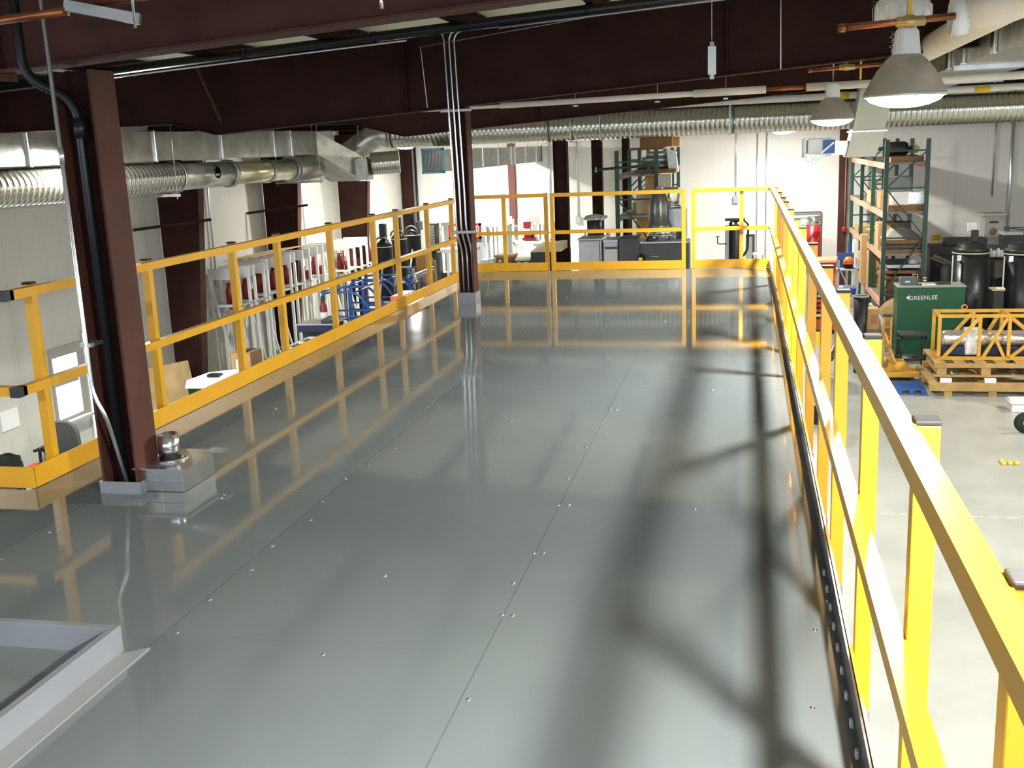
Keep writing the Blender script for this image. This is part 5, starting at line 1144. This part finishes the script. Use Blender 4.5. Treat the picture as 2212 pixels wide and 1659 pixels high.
a, b = at(2170, 508, 29), at(2225, 550, 29); MB().box(a.x, b.x, 29, 29.6, FZ, a.z, .01).build('body', blackm, t); MB().box(a.x-.03, b.x, 28.97, 29.6, a.z, a.z+.08).build('top', lightgrey, t)
p = at(2172, 494, 29.2); MB().box(p.x, p.x+.1, 29.2, 29.3, a.z+.08, p.z+.05).build('clamp', darkgrey, t); MB().bar((p.x+.1, 29.25, p.z+.02), (p.x+.7, 29.25, p.z+.02), .03).build('arm', darkgrey, t); MB().bar((p.x+.12, 29.25, p.z-.0), (p.x+.5, 29.25, a.z+.1), .03).build('arm', darkgrey, t)
# ---- between railing and rack
t = thing('water_heater', 'red cylindrical heater with silver top near the far wall', 'heater')
a = at(1759, 488, 31); r = 16.5*31/FPX
MB().lathe([(0, 0), (r, 0), (r, a.z-FZ)], (a.x, 31.2, FZ), 28).build('red_shell', red, t); MB().lathe([(r*.98, 0), (r*.98, .24), (r*.8, .27), (0, .27)], (a.x, 31.2, a.z), 28).build('silver_top', alum, t)
t = thing('pipe_frame', 'dark tube frame bent over the red heater', 'frame')
a, b = at(1700, 459, 30.8), at(1775, 459, 30.8); MB().tube(bend([(a.x, 30.8, FZ), (a.x, 30.8, a.z), (b.x, 30.8, a.z), (b.x, 30.8, FZ)], .08, 4), .028, 8).build('tube', mat('tube_grey', (.12, .12, .13), .5), t)
t = thing('orange_machine', 'orange machine with a flat table beyond the right railing', 'machine')
a, b = at(1768, 566, 27.5), at(1808, 600, 27.5); MB().box(a.x, b.x, 27.5, 28.1, FZ+.1, a.z, .02).build('body', mat('rust_orange', (.5, .075, .015), .5, 0, .15, 4), t)
MB().box(a.x-.35, b.x+.05, 27.3, 28.2, a.z, a.z+.06, .005).build('table', mat('salmon_board', (.62, .28, .14), .6), t); MB().box(a.x-.3, a.x-.1, 27.5, 27.9, FZ, a.z).build('leg', lightgrey, t)
for x in (a.x, b.x-.1): MB().box(x, x+.1, 27.55, 28.0, FZ, FZ+.1).build('foot', blackm, t)
t = thing('shelf_cart', 'grey framed shelf cart holding blue bins left of the right rack', 'cart')
a, b = at(1810, 577, 24.0), at(1852, 700, 24.0); zs = (at(1830, 582, 24).z, at(1830, 640, 24).z, FZ+.2)
for x in (a.x, b.x-.035):
    for y in (24.0, 24.45): MB().box(x, x+.035, y, y+.035, FZ+.0, a.z+.15).build('post', lightgrey, t)
for z in zs: MB().box(a.x, b.x, 24.0, 24.48, z-.03, z).build('shelf', lightgrey, t)
MB().bar((a.x, 23.99, zs[0]+.1), (b.x-.08, 23.99, zs[1]-.1), .025).build('diagonal_bar', lightgrey, t)
t = thing('blue_backboard', 'blue board standing behind the orange guard on the grey cart', 'board'); MB().box(a.x+.02, a.x+.36, 24.36, 24.40, zs[0]+.001, at(1811, 547, 24.3).z).build('board', blue2, t)
t = thing('orange_guard', 'round orange guard with two dark holes on the top shelf of the grey cart', 'guard')
p = at(1833, 568, 24.2)
MB().lathe([(.0, .16), (.06, .15), (.11, .08), (.12, .0), (0, .0)], (p.x, 24.2, p.z-.02), 20).build('dome', mat('bright_orange', (.75, .17, .01), .5), t)
MB().lathe([(.10, 0), (.10, .0), (.07, p.z-.02-zs[0]-.002)], (p.x, 24.2, zs[0]+.001), 16).build('base', blackm, t)
for s_ in (-1, 1): MB().lathe([(0, -.004), (.018, -.004), (.018, .004), (0, .004)], (p.x+.04*s_, 24.098, p.z+.03), 10, 1).build('hole', blackm, t)
for k, (z0, h, c, lab) in enumerate(((zs[1], .12, blue2, 'upper'), (zs[2], .30, blue2, 'lower'))):
    t = thing('blue_tote', 'blue plastic tote on the %s shelf of the grey cart' % ('middle' if k == 0 else 'bottom'), 'bin', 'blue totes on the grey cart')
    MB().hull8([(a.x+.08, 24.05, z0+.001), (b.x-.06, 24.05, z0+.001), (b.x-.06, 24.4, z0+.001), (a.x+.08, 24.4, z0+.001)], [(a.x+.05, 24.03, z0+h*1.4), (b.x-.04, 24.03, z0+h*1.4), (b.x-.04, 24.42, z0+h*1.4), (a.x+.05, 24.42, z0+h*1.4)]).build('tote', c, t)
    MB().box(a.x+.045, b.x-.037, 24.02, 24.43, z0+h*1.4, z0+h*1.4+.02).build('rim', mat('pale_blue_grey', (.3, .34, .42), .5), t)
t = thing('black_waste_bin', 'tall black bin with a pale rim beside the right railing', 'bin')
a = at(1860, 641, 22.9); MB().lathe([(0, 0), (.11, 0), (.15, a.z-FZ-.0)], (a.x, 22.9, FZ), 24).build('bin', blackm, t); MB().lathe([(.15, 0), (.165, 0), (.165, .03), (.15, .03)], (a.x, 22.9, a.z), 24, 2, True).build('rim', lightgrey, t)
t = thing('carton', 'tan box with faint print on the floor left of the cable spool', 'box')
a, b = at(1868, 668, 23.2), at(1898, 712, 23.2); MB().box(a.x, b.x, 23.2, 23.6, b.z, a.z, .004).build('box', card, t); MB().box(a.x+.14, b.x-.04, 23.194, 23.2, b.z+.12, a.z-.12).build('print', mat('faded_print', (.40, .16, .08), .7), t)
MB().box(a.x-.03, b.x+.03, 23.15, 23.62, FZ, b.z, .004).build('lower_box', cardd, t)
t = thing('white_tube', 'white cardboard tube leaning between the boxes and the cable spool', 'tube'); MB().tube([at(1879, 656, 23.75), at(1903, 690, 23.9), at(1915, 760, 24.1)], .035, 12).build('tube', paper, t)
t = thing('machine_parts_stand', 'dark stand of metal parts seen between the far right railing posts', 'stand')
a, b = at(1757, 600, 22.5), at(1790, 700, 22.5)
for k in range(5):
    z = b.z+.1+(a.z-b.z-.15)*k/4; MB().box(a.x, b.x, 22.5, 23.0, z, z+.02).build('shelf', blackm, t); MB().lathe([(0, 0), (.07, 0), (.09, .05), (.04, .12), (0, .12)], (a.x+.12, 22.6, z+.021), 12).build('fitting', [chrome, redd, steelm, lightgrey, redd][k], t)
for x in (a.x, b.x-.04): MB().box(x, x+.04, 22.95, 23.0, FZ, a.z).build('post', blackm, t)
t = thing('yellow_drum_frame', 'slim yellow frame low on the floor between the right railing posts', 'frame')
a, b = at(1752, 684, 19.5), at(1772, 740, 19.5)
MB().box(a.x, b.x+.1, 19.5, 19.53, a.z, a.z+.03).build('bar', yellow2, t)
for x in (a.x, b.x+.08): MB().box(x, x+.025, 19.5, 19.53, FZ, a.z).build('leg', yellow2, t)
MB().box(a.x+.05, b.x, 19.49, 19.5, b.z-.05, b.z+.2).build('tag', signy, t)
t = thing('black_hose_pile', 'black coiled hose heap on the floor beyond the right railing', 'hose')
a = at(1760, 770, 18.6)
for k in range(5): MB().tube([(a.x+.1+.16*math.cos(q), 18.7+.16*math.sin(q)*1.2, FZ+.03+.05*k+.0*math.sin(3*q)) for q in [2*PI*i/14 for i in range(15)]], .028, 8, False).build('coil', rubber, t)
t = thing('grey_tube_roll', 'dark grey cylinder lying on the floor between railing posts', 'roll')
MB().tube([at(1793, 775, 18.9), at(1803, 752, 19.4)], .06, 14).build('roll', darkgrey, t)
# ---- beyond the far end, right part
t = thing('black_dust_collector', 'black cylindrical machine with hoses by the far wall behind the corner railing panel', 'machine')
a, b = at(1574, 476, 30), at(1606, 476, 30)
MB().lathe([(0, 0), ((b.x-a.x)/2, 0), ((b.x-a.x)/2, a.z-FZ-.1), (.12, a.z-FZ), (0, a.z-FZ)], ((a.x+b.x)/2, 30.3, FZ), 20).build('tank', blackm, t)
MB().box(a.x-.1, b.x+.04, 30.05, 30.3, a.z-.02, a.z+.04).build('top_bar', blackiron, t)
MB().tube(bend([(b.x-.02, 30.1, a.z), (b.x+.13, 30.05, a.z-.1), (b.x+.12, 30.05, a.z-.8), (b.x, 30.1, a.z-1.0)], .1, 4), .03, 8).build('hose', blackm, t)
MB().box(a.x-.1, a.x-.0, 30.0, 30.25, FZ, a.z-.15).build('side_column', mat('lavender_grey', (.25, .25, .33), .5), t)
for k in range(2): MB().box(a.x+.1+.14*k, a.x+.15+.14*k, 30.0, 30.06, a.z-.12, a.z-.05).build('nozzle', chrome, t)
p = at(1550, 512, 29.9); MB().tube(bend([(p.x, 30.0, p.z), (p.x, 30.0, p.z-.2), (p.x+.25, 30.0, p.z-.2), (a.x-.05, 30.0, p.z-.2)], .04, 3), .016, 8).build('valve_pipe', darkgrey, t); MB().lathe([(0, -.01), (.06, -.01), (.06, .01), (0, .01)], (p.x, 30.0, p.z), 12).build('handwheel', darkgrey, t)
t = thing('grey_filter_box', 'grey box with dark uprights right of the black machine at the far wall', 'box')
a, b = at(1611, 506, 30.3), at(1630, 560, 30.3); MB().box(a.x, b.x, 30.3, 30.7, FZ, a.z).build('body', lightgrey, t); MB().box(a.x, b.x, 30.27, 30.3, a.z-.06, a.z).build('dark_edge', darkgrey, t); MB().box(b.x-.06, b.x, 30.26, 30.3, FZ, a.z).build('dark_edge', darkgrey, t)
t = thing('wooden_stool', 'small pale stool top seen just above the corner toe board', 'stool')
a, b = at(1626, 548, 29), at(1650, 560, 29); MB().box(a.x, b.x, 29, 29.3, a.z-.04, a.z).build('seat', cream, t)
for x in (a.x+.02, b.x-.05):
    for y in (29.02, 29.26): MB().box(x, x+.03, y, y+.03, FZ, a.z-.04).build('leg', wood, t)
# ---- beyond the far end, left part
for i, (px0, px1, ptop, lab) in enumerate(((1045, 1070, 470, 'white stand with a grey plate, left one beyond the end railing'), (1088, 1122, 466, 'white stand with a grey plate, middle one beyond the end railing'), (1146, 1172, 464, 'white stand of upright channels, right one beyond the end railing'))):
    t = thing('white_stand', lab, 'stand', 'white stands by the far wall')
    Y = 31.5; a, b = at(px0, ptop, Y), at(px1, ptop, Y)
    for x in (a.x, (a.x+b.x)/2, b.x-.06): MB().box(x, x+.06, Y, Y+.08, FZ, a.z-.1*(x > a.x+.1)).build('upright', wht, t)
    MB().box(a.x-.05, a.x+.26, Y-.02, Y, a.z-.25, a.z-.02).build('plate', mat('plate_grey', (.45, .43, .38), .6), t)
    MB().box(a.x, b.x, Y+.2, Y+.25, FZ, a.z-.3).build('rear_board', lightgrey, t)
for i, (px, lab) in enumerate(((1143, 'red pump on a white table beyond the end railing, left of the railing gap'), (1203, 'red pump on a white table seen through the railing just right of the gap'))):
    t = thing('red_pump', lab, 'pump', 'red pumps beyond the deck end')
    Y = 27.0; a = at(px-13, 480, Y); b = at(px+9, 492, Y); zt_ = at(px, 519, Y).z
    MB().box(a.x, a.x+.17, Y, Y+.2, a.z-.16, a.z, .01).build('head', red, t); MB().box(a.x+.02, a.x+.18, Y, Y+.2, a.z-.25, a.z-.17, .01).build('white_block', white, t)
    MB().box(a.x+.02, a.x+.2, Y, Y+.25, zt_+.1, a.z-.25, .01).build('body', red, t); MB().lathe([(0, 0), (.07, 0), (.07, .26), (0, .26)], (a.x-.0, Y+.1, zt_+.07), 14, 0).build('motor', redd, t)
    MB().box(a.x-.03, a.x+.32, Y-.02, Y+.28, zt_+.001, zt_+.06).build('base', redd, t)
t = thing('white_table', 'white steel table carrying the red pumps beyond the deck end', 'table')
a, b = at(1108, 522, 26.9), at(1212, 524, 26.9)
MB().box(a.x, b.x, 26.85, 27.4, zt_-.07, zt_-.001, .004).build('top', wht, t)
for x in (a.x+.02, a.x+.55, b.x-.08): MB().box(x, x+.05, 26.9, 26.95, FZ, zt_-.07).build('leg', wht, t); MB().box(x, x+.05, 27.3, 27.35, FZ, zt_-.07).build('leg', wht, t)
for x in (a.x+.03, b.x-.2): MB().lathe([(0, -.01), (.02, -.01), (.02, 0), (0, 0)], (x, 26.85, zt_-.035), 10, 1).build('bolt', blackm, t)
t = thing('black_cabinet', 'black cabinet with a tan sloped top behind the gap in the end railings', 'cabinet')
a, b = at(1146, 545, 21.5), at(1190, 545, 21.5); MB().box(a.x, b.x, 21.5, 22.2, FZ, a.z, .005).build('body', blackm, t)
MB().hull8([(a.x, 21.5, a.z), (b.x+.2, 21.5, a.z), (b.x+.2, 22.4, a.z), (a.x, 22.4, a.z)], [(a.x+.0, 21.5, a.z+.01), (b.x+.2, 21.5, a.z+.02), (b.x+.2, 22.4, a.z+.16), (a.x+.1, 22.4, a.z+.12)]).build('tan_top', mat('tan_laminate', (.55, .48, .32), .6), t)
t = thing('carton', 'brown cardboard box just above the end toe board left of the gap', 'box'); pb(1067, 554, 1109, 590, 22.0, .4, FZ, .004).build('box', cardd, t); pb(1077, 561, 1083, 567, 21.995, .004).build('label', paper, t); pb(1066, 552, 1110, 556, 21.98, .42).build('flap', card, t)
t = thing('parts_bin', 'grey bin with two pale labels left of the black cabinet', 'bin'); pb(1113, 562, 1146, 590, 21.8, .4, FZ, .004).build('bin', darkgrey, t); pb(1117, 566, 1125, 569, 21.79, .008).build('label', paper, t); pb(1132, 566, 1141, 569, 21.79, .008).build('label', paper, t); pb(1112, 559, 1146, 563, 21.78, .44).build('rim', cream, t)
t = thing('white_instrument', 'small white instrument box right of the middle column above the toe board', 'instrument'); pb(1037, 562, 1053, 574, 21.6, .3, None, .01).build('body', wht, t); pb(1055, 560, 1065, 576, 21.6, .3, None, .01).build('body', wht, t); pb(1036, 574, 1066, 578, 21.5, .5).build('tray', lightgrey, t); a = at(1036, 578, 21.5); MB().box(a.x, a.x+.28, 21.55, 21.95, FZ, a.z).build('stand', lightgrey, t)
t = thing('white_instrument', 'white box on a tall grey cabinet close behind the middle column', 'instrument'); pb(1020, 513, 1040, 528, 26.5, .4, None, .01).build('body', cream, t); a, b = at(1018, 530, 26.5), at(1045, 530, 26.5); MB().box(a.x, b.x, 26.5, 27, FZ, a.z).build('cabinet', lightgrey, t)
